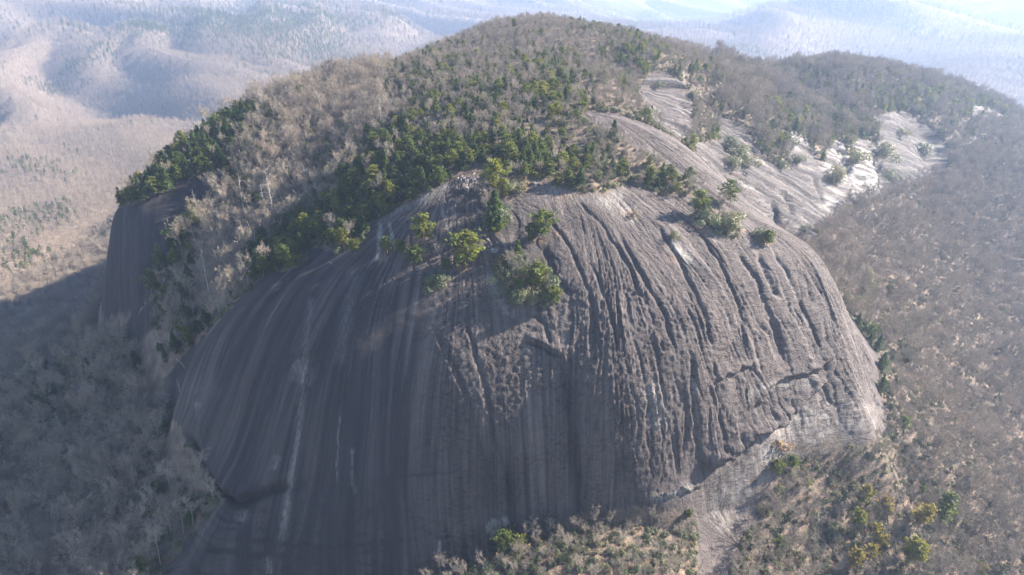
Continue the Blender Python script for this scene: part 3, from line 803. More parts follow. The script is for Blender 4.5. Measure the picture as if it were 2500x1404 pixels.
def shrub(r, n=230, size=0.22, squash=0.75):
    stem, leaf = Shape(), Shape()
    for i in range(6):
        az = i * 1.05 + rng.uniform(-.3, .3); stem.limb((0, 0, 0), (math.cos(az) * r * 0.5, math.sin(az) * r * 0.5, r * squash * rng.uniform(0.7, 1.2)), 0.06, 0.02, 3)
    lobes = [(rng.normal(size=3) * np.array([0.45, 0.45, 0.2]) * r + np.array([0, 0, r * squash * 0.8]), r * rng.uniform(0.35, 0.6)) for _ in range(7)]
    for i in range(n):
        c, lr = lobes[i % 7]
        d = rng.normal(size=3); d /= np.linalg.norm(d)
        p = c + d * lr * rng.uniform(0.65, 1.05) * np.array([1, 1, squash])
        if p[2] < 0.1: p[2] = 0.1 + rng.uniform(0, 0.5)
        leaf.tri(p, d + np.array([0, 0, 0.6]) + rng.normal(size=3) * 0.4, size * rng.uniform(0.7, 1.4))
    return stem, leaf

PROTO = {}
def add_proto(key, pair, mats, part_names):
    PROTO.setdefault(key, []).append((pair[0].mesh(part_names[0], mats[0]), pair[1].mesh(part_names[1], mats[1]), pair))

for hh, ss, nl in ((16, 6.0, 11), (18, 6.8, 12), (14, 5.4, 10), (17, 5.4, 11), (13, 5.8, 10)):
    add_proto('bare', bare_tree(hh, ss, nl, 7, 16, 0.065, 0.05, 0.17), (BARK, TWIG), ('trunk', 'crown'))
for hh, ss, b in ((12, 4.6, 0.25), (10, 4.6, 0.18), (14, 4.2, 0.32)):
    add_proto('pine', pine_tree(hh, ss, b, 9, 7, 13, 0.46), (PBARK, NEEDLE), ('trunk', 'crown'))
for hh, ss in ((14, 4.0), (12, 3.8)):
    add_proto('cone', pine_tree(hh, ss, 0.10, 13, 8, 9, 0.44, 'cone', 0.02), (PBARK, DNEEDLE), ('trunk', 'crown'))
add_proto('tall', pine_tree(20, 4.8, 0.48, 9, 7, 15, 0.5, 'round', 0.12), (PBARK, YNEEDLE), ('trunk', 'crown'))
add_proto('tall', pine_tree(18, 4.4, 0.38, 9, 7, 15, 0.5, 'round', 0.12), (PBARK, YNEEDLE), ('trunk', 'crown'))
for hh in (22, 18, 14): add_proto('snag', snag(hh), (DEAD, DEAD), ('trunk', 'branches'))
for r in (1.9, 2.4): add_proto('shrub', shrub(r, 420, 0.18), (PBARK, LEAF), ('stems', 'leaves'))
for r in (1.9, 2.2): add_proto('thicket', shrub(r, 1300, 0.10, 0.8), (PBARK, LEAF), ('stems', 'leaves'))
add_proto('dry', shrub(1.6, 150, 0.16), (PBARK, DRY), ('stems', 'leaves'))
for hh, ss in ((15, 5.0), (16, 5.6)): add_proto('farbare', bare_tree(hh, ss, 7, 4, 5, 0.17, 0.05, 0.24), (BARK, FTWIG), ('trunk', 'crown'))
add_proto('farpine', pine_tree(13, 3.6, 0.25, 6, 5, 4, 0.75), (PBARK, DNEEDLE), ('trunk', 'crown'))

# unlinked collections hold one joined copy of each plant for the uncountable rest of the woods
def joined(pair, mats, name):
    a, b = pair
    v = np.array(a.v + b.v); f = np.array(a.f + [tuple(i + len(a.v) for i in t) for t in b.f])
    me = mesh_from(name, v, f, False)
    me.materials.append(mats[0]); me.materials.append(mats[1])
    idx = np.zeros(len(f), np.int32); idx[len(a.f):] = 1
    me.polygons.foreach_set('material_index', idx); return me

KINDCOL = {}
for key, lst in PROTO.items():
    c = bpy.data.collections.new('plants_' + key)
    for i, (m0, m1, pair) in enumerate(lst):
        me = joined(pair, (m0.materials[0], m1.materials[0]), key)
        c.objects.link(bpy.data.objects.new('%s_%d' % (key, i), me))
    KINDCOL[key] = c

def scatter(name, key, pos, scale, label=None):
    """one object of kind stuff that repeats a plant over many points"""
    n = len(pos)
    if n == 0: return
    me = bpy.data.meshes.new(name)
    me.vertices.add(n); me.vertices.foreach_set('co', np.asarray(pos, np.float32).ravel())
    attr(me, 'scl', scale)
    k = me.attributes.new('kind_index', 'INT', 'POINT'); k.data.foreach_set('value', rng.integers(0, len(PROTO[key]), n).astype(np.int32))
    r = me.attributes.new('rot', 'FLOAT_VECTOR', 'POINT')
    rv = np.stack([rng.normal(size=n) * 0.05, rng.normal(size=n) * 0.05, rng.uniform(0, 6.28, n)], -1).astype(np.float32)
    r.data.foreach_set('vector', rv.ravel())
    o = bpy.data.objects.new(name, me); COL.objects.link(o); o['kind'] = 'stuff'
    if label: o['label'] = label
    ng = bpy.data.node_groups.new(name, 'GeometryNodeTree')
    ng.interface.new_socket('Geometry', in_out='INPUT', socket_type='NodeSocketGeometry')
    ng.interface.new_socket('Geometry', in_out='OUTPUT', socket_type='NodeSocketGeometry')
    gi = ng.nodes.new('NodeGroupInput'); go = ng.nodes.new('NodeGroupOutput')
    ci = ng.nodes.new('GeometryNodeCollectionInfo'); ci.inputs['Collection'].default_value = KINDCOL[key]
    ci.inputs['Separate Children'].default_value = True; ci.inputs['Reset Children'].default_value = True
    ip = ng.nodes.new('GeometryNodeInstanceOnPoints'); ip.inputs['Pick Instance'].default_value = True
    def na(nm, typ):
        q = ng.nodes.new('GeometryNodeInputNamedAttribute'); q.data_type = typ; q.inputs['Name'].default_value = nm
        return q.outputs['Attribute']
    ng.links.new(gi.outputs[0], ip.inputs['Points']); ng.links.new(ci.outputs[0], ip.inputs['Instance'])
    ng.links.new(na('kind_index', 'INT'), ip.inputs['Instance Index'])
    ng.links.new(na('rot', 'FLOAT_VECTOR'), ip.inputs['Rotation']); ng.links.new(na('scl', 'FLOAT'), ip.inputs['Scale'])
    ng.links.new(ip.outputs[0], go.inputs[0])
    md = o.modifiers.new('plants', 'NODES'); md.node_group = ng
    return o

# ----------------------------------------------------------------------------
# where plants grow
# ----------------------------------------------------------------------------
def jgrid(x0, x1, y0, y1, s):
    xs = np.arange(x0, x1, s); ys = np.arange(y0, y1, s)
    X, Y = np.meshgrid(xs, ys)
    X = X + rng.uniform(-0.48, 0.48, X.shape) * s; Y = Y + rng.uniform(-0.48, 0.48, Y.shape) * s
    return X.ravel(), Y.ravel()

def framed(x, y, z, m=260):
    px, py, d = proj(x, y, z)
    return (px > -m) & (px < 2500 + m) & (py > -m) & (py < 1404 + m) & (d > 60)

def steep(x, y):
    return np.hypot(bil(DZX, x, y), bil(DZY, x, y))

# evergreen share: (picture x, y, radius x, radius y, share)
PINEZONE = [(1180, 275, 160, 65, .42), (1000, 385, 110, 50, .75), (1250, 385, 130, 42, .75), (1330, 230, 80, 70, .5), (1060, 190, 70, 40, .35), (880, 480, 90, 60, .9), (780, 580, 80, 45, .95), (690, 650, 60, 30, .95), (1540, 140, 45, 50, .7), (1450, 60, 30, 20, .7), (1400, 420, 70, 30, .55),
            (440, 340, 150, 70, .92), (340, 450, 80, 60, .97), (450, 400, 70, 40, .9), (560, 300, 80, 50, .7), (400, 650, 45, 80, .75), (430, 560, 40, 40, .6), (420, 830, 60, 60, .6), (1640, 440, 45, 25, .7), (1700, 375, 40, 25, .4),
            (1880, 340, 120, 60, .45), (2050, 310, 130, 50, .6), (2300, 250, 180, 50, .6), (1900, 190, 160, 35, .35), (450, 1180, 60, 120, .45), (170, 960, 70, 50, .3), (1900, 1150, 60, 50, .5), (2120, 900, 50, 110, .35), (700, 630, 50, 30, .8), (560, 520, 60, 60, .2), (1500, 400, 60, 50, .35)]
SHRUBZONE = [(1500, 1350, 320, 80, .95), (2050, 1270, 330, 190, .9), (2250, 900, 200, 200, .4), (2400, 500, 160, 160, .45), (1500, 350, 180, 100, .35), (1200, 300, 250, 130, .35), (1900, 250, 200, 80, .5), (480, 1200, 80, 160, .6), (2100, 330, 200, 60, .5)]

def zone(px, py, zs):
    p = np.zeros(np.shape(px))
    for cx_, cy_, rx, ry, s in zs:
        p = np.maximum(p, s * np.exp(-0.5 * (((px - cx_) / rx) ** 2 + ((py - cy_) / ry) ** 2)))
    return p

X, Y = jgrid(-690, 1480, 150, 1720, 5.2)
Z = near_z(X, Y)
ok = framed(X, Y, Z) & ~rock_mask(X, Y, Z + 0.0, 5.0) & (steep(X, Y) < 1.7)
X, Y, Z = X[ok], Y[ok], Z[ok]
PX, PY, D = proj(X, Y, Z)
ok = (D > 200) & ~((D < 300) & (PY < 1300))
# keep the wood clear of the dome's bald top, and of the ledge
ok &= ~(in_poly(PX, PY, [(1085, 470), (1110, 425), (1150, 408), (1200, 415), (1250, 440), (1200, 480)]) & (D < 420))
ok &= ~(in_poly(PX, PY, [(1700, 480), (1760, 470), (1830, 560), (1830, 620), (1720, 580)]) & (D < 470))
X, Y, Z, PX, PY, D = X[ok], Y[ok], Z[ok], PX[ok], PY[ok], D[ok]

pz = zone(PX, PY, PINEZONE) * np.clip(1.0 + 1.1 * fbm(X / 45, Y / 45, 201, 2), 0.1, 1.5)
rim, _f, _s = line_dist(PX, PY, [(1110, 412), (1040, 440), (980, 462), (900, 510), (820, 560), (760, 590), (690, 640), (650, 665)])
pz = np.maximum(pz, np.where((rim < 48) & (D < 440), 0.9, 0))
crest, _f, _s = line_dist(PX, PY, [(300, 480), (340, 440), (420, 390), (500, 345), (590, 300)])
pz = np.maximum(pz, np.where((crest < 40) & (D > 430) & (D < 560), 0.85, 0))
brow, _f, _s = line_dist(PX, PY, [(1190, 415), (1300, 430), (1400, 450), (1520, 430), (1620, 450)])
pz = np.maximum(pz, np.where((brow < 16) & (D < 440), 0.55, 0))
r = rng.random(len(X))
is_pine = r < pz
conefrac = np.where(PX < 700, 0.6, 0.45)
is_cone = is_pine & (rng.random(len(X)) < conefrac)
is_pine &= ~is_cone
is_bare = ~(is_pine | is_cone) & (rng.random(len(X)) < np.clip(0.82 + 0.7 * fbm(X / 28, Y / 28, 231, 3), 0.3, 1.0))
is_bare &= ~(in_poly(PX, PY, [(395, 470), (520, 420), (500, 500), (470, 560), (420, 660), (380, 740), (360, 700), (400, 600)]) & (D > 405) & (D < 500))
hs = 0.62 + 0.42 * sstep(330, 640, D + 0 * X)                    # stunted on the thin soil of the dome's top
top = (PX > 950) & (PX < 1750) & (PY < 470)
sc_b = np.where(top, 0.62, 0.95) * rng.uniform(0.6, 1.25, len(X)) * (1 + 0.3 * fbm(X / 50, Y / 50, 232, 2))
sc_b = np.where((PY > 1230) & (PX > 1000) & (PX < 1750), 0.55 * rng.uniform(0.7, 1.3, len(X)), sc_b)
sc_b = np.where((PX > 1750) & (PY > 1050) & (PX < 2250), 0.72 * rng.uniform(0.7, 1.25, len(X)), sc_b)
sc_p = np.where(top, 0.74, 0.84) * rng.uniform(0.5, 1.3, len(X))
sc_b = np.where((PX < 900) & (PY > 780), sc_b * 1.12, sc_b)

def unhidden(x, y, z):
    """which points the camera sees past the land (not past other trees)"""
    vis = np.ones(len(x), bool)
    for t in np.linspace(0.35, 0.985, 70):
        qx, qy, qz = x * t, y * t, z * t
        inside = (qy > GY0) & (qx > GX0) & (qx < GX1)
        vis &= ~(inside & (near_z(qx, qy) > qz + 0.5))
    return vis

in_frame = lambda px, py: (px > 5) & (px < 2495) & (py > 5) & (py < 1399)

# ----------------------------------------------------------------------------
# single trees as things
# ----------------------------------------------------------------------------
def make_thing(name, key, i, loc, scale, label, cat, group, rz=None, parts=True):
    m0, m1, _ = PROTO[key][i]
    e = bpy.data.objects.new(name, None); COL.objects.link(e)
    e.location = loc; e.scale = (scale,) * 3
    e.rotation_euler = (random.gauss(0, .04), random.gauss(0, .04), random.uniform(0, 6.28) if rz is None else rz)
    e.empty_display_size = 0.5
    for m in (m0, m1):
        c = bpy.data.objects.new(m.name.split('.')[0], m); COL.objects.link(c); c.parent = e
    e['label'] = label; e['category'] = cat
    if group: e['group'] = group
    return e

PLACES = [(1150, 230, 'on the slope under the summit'), (1000, 330, 'on the shoulder left of the summit slope'), (1250, 370, 'in the wood just behind the crowded ledge'), (1400, 400, 'on the wood edge right of the ledge'),
          (1350, 250, 'on the slope right of the summit axis'), (920, 430, 'on the rim left of the ledge'), (820, 520, 'on the rim above the dark left wall'), (700, 620, 'on the low end of the left rim'), (860, 330, 'in the shaded gully top'),
          (740, 400, 'in the shaded gully beside the pale snags'), (600, 500, 'in the middle of the shaded gully'), (500, 620, 'in the lower shaded gully'), (420, 700, 'beside the left cliff foot'), (440, 830, 'at the gully mouth by the dome'),
          (340, 450, 'on top of the left cliff'), (430, 350, 'on the crest above the left cliff'), (560, 280, 'on the left spur crest'), (720, 220, 'on the long left ridge'), (930, 150, 'on the skyline left of the summit'), (1250, 80, 'on the summit skyline'),
          (1500, 110, 'on the skyline right of the summit'), (1560, 180, 'by the top of the highest slab'), (1500, 330, 'beside the long bare strip'), (1620, 430, 'on the clump above the right wall'), (1720, 390, 'below the highest slab'),
          (1750, 540, 'in the green island on the right wall'), (1850, 300, 'above the second slab'), (1980, 260, 'on the wooded hill behind the slabs'), (2080, 320, 'above the glaring wet slab'), (2250, 250, 'on the far right hill'),
          (100, 900, 'at the shadow edge of the left valley'), (100, 1050, 'in the shaded wood at the left'), (250, 960, 'in the shaded wood under the left cliff'), (330, 1120, 'in the shaded wood near the dome'), (150, 1250, 'low in the shaded wood'),
          (350, 1330, 'beside the dark foot of the dome'), (470, 1150, 'against the left foot of the dome'), (1100, 1380, 'at the dark foot of the wall'), (1300, 1330, 'in the thicket under the wall'), (1550, 1300, 'in the sunny thicket under the wall'),
          (1650, 1380, 'in the thicket left of the bare gully'), (1850, 1250, 'right of the bare gully'), (1950, 1150, 'under the pale apron slab'), (2000, 1350, 'on the lower right slope'), (2150, 1200, 'on the middle of the right slope'),
          (2300, 1330, 'among the yellow pines'), (2400, 1150, 'on the right slope above the yellow pines'), (2200, 950, 'right of the apron slab'), (2350, 800, 'on the misty right slope'), (2200, 650, 'beside the right end of the wall'), (2400, 500, 'under the far slabs')]
ARTICLE = {'pine_tree': 'green pine', 'bare_tree': 'leafless grey tree', 'conifer_tree': 'dark pointed conifer'}

def label_set(things, noun):
    """things: list of dicts px, py, h, obj. Gives each a label from its place and what stands out there"""
    cells = {}
    for t in things:
        k = min(range(len(PLACES)), key=lambda i: (PLACES[i][0] - t['px']) ** 2 + (1.3 * (PLACES[i][1] - t['py'])) ** 2)
        cells.setdefault(k, []).append(t)
    for k, lst in cells.items():
        place = PLACES[k][2]; left = list(lst)
        def take(fn, word):
            if left:
                t = max(left, key=fn); left.remove(t); t['obj']['label'] = '%s %s %s' % (word, noun, place)
        if len(left) == 1:
            left[0]['obj']['label'] = 'lone large %s %s' % (noun, place); left.clear()
        take(lambda t: t['h'], 'tallest'); take(lambda t: -t['h'], 'shortest'); take(lambda t: -t['px'], 'leftmost'); take(lambda t: t['px'], 'rightmost')
        take(lambda t: -t['py'], 'highest standing'); take(lambda t: t['py'], 'lowest standing'); take(lambda t: -t['px'], 'second from left'); take(lambda t: t['px'], 'second from right')
        take(lambda t: -t['py'], 'second highest standing'); take(lambda t: t['py'], 'second lowest standing'); take(lambda t: -t['px'], 'third from left'); take(lambda t: t['px'], 'third from right')
        if not left: continue
        lead = max(lst, key=lambda t: t['h'])
        ranks = sorted(t['h'] for t in lst)
        for t in left:
            size = 'small' if t['h'] < ranks[len(ranks) // 3] else 'large' if t['h'] > ranks[2 * len(ranks) // 3] else 'medium'
            dx, dy = t['px'] - lead['px'], t['py'] - lead['py']
            side = ('right of' if dx > 0 else 'left of') if abs(dx) > 2 * abs(dy) else ('below' if dy > 0 else 'above') if abs(dy) > 2 * abs(dx) else ('below ' if dy > 0 else 'above ') + ('right of' if dx > 0 else 'left of')
            r_ = math.hypot(dx, dy)
            t['obj']['label'] = '%s %s %s %s the tallest %s' % (size, noun.split()[-2] + ' ' + noun.split()[-1], 'just' if r_ < 35 else 'near' if r_ < 70 else 'well' if r_ < 120 else 'far', side, place)
            if len(t['obj']['label'].split()) > 16: t['obj']['label'] = t['obj']['label'].split(' ', 1)[1]

def promote(mask, sc, h0, key, name, cat, group, noun, n_most=300, cone_mix=None):
    """the trees of a kind that show largest become things; returns those left for the stuff"""
    idx = np.nonzero(mask)[0]
    vis = in_frame(PX[idx], PY[idx] - 10) & unhidden(X[idx], Y[idx], Z[idx] + 0.6 * h0 * sc[idx])
    size = np.where(vis, h0 * sc[idx] / D[idx], 0)
    order = np.argsort(-size)[:n_most]; order = order[size[order] > 0]
    things = []
    for j in order:
        i = idx[j]
        v = random.randrange(len(PROTO[key]))
        o = make_thing(name, key, v, (X[i], Y[i], Z[i] - 0.2), float(sc[i]), '', cat, group)
        things.append(dict(px=PX[i], py=PY[i], h=sc[i] * h0, obj=o))
    label_set(things, noun)
    left = np.setdiff1d(idx, idx[order])
    return left

if not os.environ.get('NOTREES'):
    lb = promote(is_bare, sc_b, 16.0, 'bare', 'bare_tree', 'tree', 'leafless trees of the winter forest', 'leafless grey tree', 300)
    lp = promote(is_pine, sc_p, 12.0, 'pine', 'pine_tree', 'tree', 'pines of the mountain woods', 'green pine', 270)
    lc = promote(is_cone, sc_p, 13.0, 'cone', 'conifer_tree', 'tree', 'pointed conifers of the mountain woods', 'dark pointed conifer', 290)
    scatter('winter_forest', 'bare', np.stack([X[lb], Y[lb], Z[lb] - 0.2], -1), sc_b[lb])
    scatter('pine_woods', 'pine', np.stack([X[lp], Y[lp], Z[lp] - 0.2], -1), sc_p[lp])
    scatter('conifer_woods', 'cone', np.stack([X[lc], Y[lc], Z[lc] - 0.2], -1), sc_p[lc])
    # evergreen thickets under the trees
    SX, SY = jgrid(-690, 1300, 150, 1500, 2.9)
    SZ = near_z(SX, SY)
    ok = framed(SX, SY, SZ, 120) & ~rock_mask(SX, SY, SZ, 6.0) & (steep(SX, SY) < 1.8)
    SX, SY, SZ = SX[ok], SY[ok], SZ[ok]
    spx, spy, sd = proj(SX, SY, SZ)
    edge = np.zeros(len(SX), bool)
    for ex, ey in ((7, 0), (-7, 0), (0, 7), (0, -7)): edge |= rock_mask(SX + ex, SY + ey, near_z(SX + ex, SY + ey), 6.0)
    ok = (sd > 200) & (rng.random(len(SX)) < np.maximum(0.9 * edge, np.maximum(zone(spx, spy, SHRUBZONE), 0.10) * np.clip(1 + 1.2 * fbm(SX / 30, SY / 30, 211, 2), 0, 1.6)))
    ok &= ~(in_poly(spx, spy, [(1085, 470), (1110, 425), (1150, 408), (1200, 415), (1250, 440), (1200, 480)]) & (sd < 420))
    SX, SY, SZ = SX[ok], SY[ok], SZ[ok]
    dry = rng.random(len(SX)) < 0.16
    scatter('evergreen_undergrowth', 'shrub', np.stack([SX, SY, SZ], -1)[~dry], rng.uniform(0.5, 1.25, (~dry).sum()))
    scatter('dry_undergrowth', 'dry', np.stack([SX, SY, SZ], -1)[dry], rng.uniform(0.5, 1.3, dry.sum()))
    # far woods
    for (r0, r1, s, m, far_name) in ((800, 2000, 7.5, 1.0, 'valley_forest'), (2000, 3600, 12.0, 1.45, 'far_forest'), (3600, 6800, 21.0, 2.3, 'distant_forest')):
        FX, FY = jgrid(-0.95 * r1, 0.95 * r1, 200, r1, s)
        rr = np.hypot(FX, FY)
        ok = (rr > r0) & (rr < r1) & ~((FX > GX0 + 12) & (FX < GX1 - 22) & (FY < GY1 - 32) & (FY > GY0)) & (np.abs(FX) < 0.85 * FY + 150)
        FX, FY = FX[ok], FY[ok]
        FZ = vale_full(FX, FY) if r0 > 1800 else land(FX, FY)[0]
        ok = framed(FX, FY, FZ, 150); FX, FY, FZ = FX[ok], FY[ok], FZ[ok]
        ok = unhidden(FX, FY, FZ + 20); FX, FY, FZ = FX[ok], FY[ok], FZ[ok]
        fpx, fpy, fd = proj(FX, FY, FZ)
        pp = 0.006 + 0.5 * sstep(0.2, 0.55, fbm(FX / 420, FY / 420, 221, 3)) + zone(fpx, fpy, [(560, 60, 230, 28, .8), (740, 110, 90, 30, .7)])
        ev = rng.random(len(FX)) < pp
        P = np.stack([FX, FY, FZ], -1)
        scatter(far_name, 'farbare', P[~ev], m * rng.uniform(0.75, 1.25, (~ev).sum()))
        scatter(far_name.replace('forest', 'evergreens'), 'farpine', P[ev], m * rng.uniform(0.75, 1.25, ev.sum()))


# ----------------------------------------------------------------------------
# single plants that stand out: the green islands on the bare rock, the snags, the yellow pines
# ----------------------------------------------------------------------------
_dxs, _dys = DOME_XS, DOME_YS
def surf(x, y):
    """height of the carved dome, or of the land outside it"""
    if _dxs[0] < x < _dxs[-1] and _dys[0] < y < _dys[-1]:
        i = int((x - _dxs[0]) / (_dxs[1] - _dxs[0])); j = int((y - _dys[0]) / (_dys[1] - _dys[0]))
        return float(_dz[j, i])
    return float(near_z(x, y))

def plant_at(name, key, i, px, py, hpx, label, cat, group=None, rz=None, tilt=0.0):
    p = hit(px, py)
    if p is None: return
    d = proj(*[np.float64(c) for c in p])[2]
    h = {'pine': (12, 10, 14), 'cone': (14, 12), 'bare': (16, 18, 14, 17, 13), 'tall': (20, 18), 'snag': (22, 18, 14), 'shrub': (2.6, 3.2), 'thicket': (2.6, 3.2), 'dry': (2.2,)}[key][i]
    sc = hpx * d / FPX / h / 0.92
    o = make_thing(name, key, i, (p[0], p[1], surf(p[0], p[1]) - 0.15 * sc), sc, label, cat, group, rz)
    if tilt: o.rotation_euler[1] += tilt
    return o

ISL = 'plants growing on the bare rock'
for a in [
    ('pine_tree', 'pine', 1, 1137, 660, 74, 'big round pine standing alone on the bare dome below the ledge', 'tree'),
    ('pine_tree', 'pine', 0, 1030, 600, 58, 'wide pale green pine on the bare rock under the left end of the ledge', 'tree'),
    ('pine_tree', 'pine', 1, 1014, 645, 36, 'small pine just below the wide pale one on bare rock', 'tree'),
    ('pine_tree', 'pine', 1, 978, 620, 26, 'bright little pine between two greyer bushes on bare rock', 'tree'),
    ('pine_tree', 'pine', 0, 946, 618, 32, 'thin pine beside two white streaks on the rock', 'tree'),
    ('pine_tree', 'pine', 1, 866, 614, 26, 'yellowish pine at the very edge of the left rim', 'tree'),
    ('pine_tree', 'pine', 1, 1092, 664, 26, 'small bright pine left of the big round pine', 'tree'),
    ('pine_tree', 'cone', 1, 1207, 560, 78, 'tall narrow pine in the strip of trees below the ledge', 'tree'),
    ('pine_tree', 'pine', 1, 1216, 572, 34, 'low bright pine at the foot of the tree strip below the ledge', 'tree'),
    ('pine_tree', 'pine', 0, 1217, 478, 66, 'broad flat topped pine right beside the crowded ledge', 'tree'),
    ('pine_tree', 'pine', 1, 1232, 486, 26, 'small pine tucked under the broad flat topped one', 'tree'),
    ('pine_tree', 'pine', 1, 1325, 585, 56, 'dense pine on its own rust edged ledge right of the tree strip', 'tree'),
    ('pine_tree', 'pine', 1, 1300, 592, 38, 'smaller pine joined to the left of the dense ledge pine', 'tree'),
    ('pine_tree', 'cone', 1, 1262, 642, 46, 'dark conifer at the top of the lower green island', 'tree'),
    ('pine_tree', 'pine', 1, 1308, 705, 52, 'bright pine on the right side of the lower green island', 'tree'),
    ('pine_tree', 'pine', 1, 1352, 745, 38, 'pine at the right tip of the lower green island', 'tree'),
    ('pine_tree', 'pine', 0, 1702, 530, 48, 'pine at the left end of the island on the right wall', 'tree'),
    ('pine_tree', 'pine', 0, 1782, 505, 48, 'open pine above the island on the right wall', 'tree'),
    ('pine_tree', 'pine', 1, 1872, 600, 30, 'little pine on a notch near the right skyline of the wall', 'tree'),
    ('bare_tree', 'bare', 2, 1290, 690, 62, 'pale leafless tree in the middle of the lower green island', 'tree'),
    ('bare_tree', 'bare', 4, 1262, 690, 50, 'leafless tree left in the lower green island', 'tree'),
    ('bare_tree', 'bare', 2, 1240, 668, 46, 'brownish leafless tree by the white scar on the rock', 'tree'),
    ('bare_tree', 'bare', 4, 1188, 535, 48, 'leafless tree on the left of the strip below the ledge', 'tree'),
    ('bare_tree', 'bare', 2, 1178, 565, 36, 'low leafless tree at the left foot of the strip', 'tree'),
    ('bare_tree', 'bare', 4, 1072, 650, 40, 'leafless tree between the two island pines', 'tree'),
    ('bare_tree', 'bare', 2, 1752, 530, 48, 'leafless tree inside the island on the right wall', 'tree'),
    ('bare_tree', 'bare', 4, 1345, 735, 30, 'twiggy small tree near the right tip of the lower island', 'tree'),
    ('evergreen_shrub', 'thicket', 0, 1072, 706, 34, 'dark shrub at the lowest point of the small left island', 'shrub'),
    ('evergreen_shrub', 'thicket', 1, 1075, 690, 26, 'greyish shrub above the dark one on the small left island', 'shrub'),
    ('evergreen_shrub', 'thicket', 1, 1225, 690, 36, 'round shrub at the left edge of the lower green island', 'shrub'),
    ('evergreen_shrub', 'thicket', 0, 1255, 742, 32, 'shrub at the left foot of the lower green island', 'shrub'),
    ('evergreen_shrub', 'thicket', 1, 1282, 724, 36, 'shrub in the centre of the lower green island', 'shrub'),
    ('evergreen_shrub', 'thicket', 0, 1330, 752, 30, 'shrub at the lower right foot of the lower island', 'shrub'),
    ('evergreen_shrub', 'thicket', 1, 1316, 676, 34, 'pale leaved shrub right of the island conifer', 'shrub'),
    ('evergreen_shrub', 'thicket', 1, 1740, 556, 34, 'bright rounded shrub on the lower side of the right wall island', 'shrub'),
    ('evergreen_shrub', 'thicket', 0, 1772, 566, 34, 'shrub at the lower right end of the right wall island', 'shrub'),
    ('evergreen_shrub', 'thicket', 0, 1715, 545, 30, 'greyer shrub at the left of the right wall island', 'shrub'),
    ('evergreen_shrub', 'thicket', 1, 1790, 548, 36, 'tall shrub at the right of the right wall island', 'shrub'),
    ('evergreen_shrub', 'thicket', 0, 1862, 588, 26, 'shrub beside the little pine near the right skyline', 'shrub'),
    ('evergreen_shrub', 'thicket', 0, 1646, 580, 16, 'tiny shrub above the rusty pocket on the right wall', 'shrub'),
    ('evergreen_shrub', 'thicket', 1, 1245, 470, 34, 'shrub below the broad flat topped pine by the ledge', 'shrub'),
    ('evergreen_shrub', 'thicket', 0, 1208, 540, 34, 'dark shrub inside the tree strip below the ledge', 'shrub'),
    ('evergreen_shrub', 'thicket', 1, 1010, 632, 20, 'greyish bush under the small pine on bare rock', 'shrub'),
    ('evergreen_shrub', 'thicket', 0, 1246, 655, 34, 'dark shrub just below the conifer topping the lower green island', 'shrub'),
    ('evergreen_shrub', 'thicket', 1, 1272, 668, 32, 'grey green shrub under the leafless trees of the lower island', 'shrub'),
    ('evergreen_shrub', 'thicket', 0, 1335, 706, 30, 'shrub right of the bright pine in the lower island', 'shrub'),
    ('evergreen_shrub', 'thicket', 1, 1300, 735, 28, 'low shrub between the feet of the lower island', 'shrub'),
    ('evergreen_shrub', 'thicket', 1, 1240, 712, 30, 'shrub on the lower left flank of the lower island', 'shrub'),
    ('pine_tree', 'pine', 1, 1268, 716, 30, 'little pine amid the shrubs of the lower island', 'tree'),
    ('bare_tree', 'bare', 1, 1302, 662, 46, 'leafless tree at the upper right of the lower island', 'tree'),
    ('evergreen_shrub', 'thicket', 0, 1192, 552, 34, 'shrub at the left of the tree strip below the ledge', 'shrub'),
    ('evergreen_shrub', 'thicket', 1, 1218, 518, 32, 'grey green shrub at the right of the tree strip below the ledge', 'shrub'),
    ('bare_tree', 'bare', 4, 1200, 512, 36, 'small leafless tree at the top of the tree strip', 'tree'),
    ('dry_shrub', 'dry', 0, 1275, 462, 24, 'dry brown shrub on the rock right of the ledge', 'shrub'),
    ('dry_shrub', 'dry', 0, 1222, 640, 22, 'dry brown shrub beside the white scar', 'shrub'),
    ('dry_shrub', 'dry', 0, 1300, 738, 18, 'rusty dry shrub at the foot of the lower island', 'shrub'),
    ('dry_shrub', 'dry', 0, 1544, 528, 16, 'small dry shrub alone on the upper right wall', 'shrub'),
    ('dry_shrub', 'dry', 0, 1905, 1098, 34, 'dry reddish shrub under the overhang at the apron slab', 'shrub'),
]:
    plant_at(*(a[:5] + (a[5] * 1.22,) + a[6:]), group=ISL)
for a in [(1800, 385, 44, 1, 'grey green shrub island on the upper left of the second slab'), (1775, 360, 30, 0, 'shrub above the grey green island on the second slab'), (1825, 410, 40, 1, 'large pale shrub at the lower tip of the second slab island'), (1790, 415, 34, 0, 'shrub on the left of the second slab island'),
          (1920, 350, 30, 0, 'shrub in front of the small glinting patch'), (1945, 400, 30, 1, 'shrub between the glinting patches on the slabs'), (1905, 415, 26, 0, 'small shrub at the foot of the wooded notch'), (2082, 400, 50, 1, 'tall shrub column splitting the glaring wet slab'),
          (2035, 450, 44, 0, 'dark shrub beside the lower glaring slab'), (2160, 385, 40, 0, 'shrub on the dark cleft right of the glaring slab'), (2170, 440, 34, 1, 'shrub low in the dark cleft of the far slab'), (2255, 385, 36, 0, 'shrub clump on the smooth far slab'),
          (2205, 330, 22, 1, 'low shrub on the upper edge of the far slab'), (1970, 570, 26, 1, 'shrub at the foot of the slabs above the wall skyline'), (1690, 240, 22, 0, 'shrub on the right edge of the highest slab'), (1610, 215, 20, 1, 'shrub on top of the highest slab')]:
    plant_at('evergreen_shrub', 'thicket', a[3], a[0], a[1], a[2], a[4], 'shrub', 'shrubs on the right slabs')
YP = 'tall pines of the lower right slope'
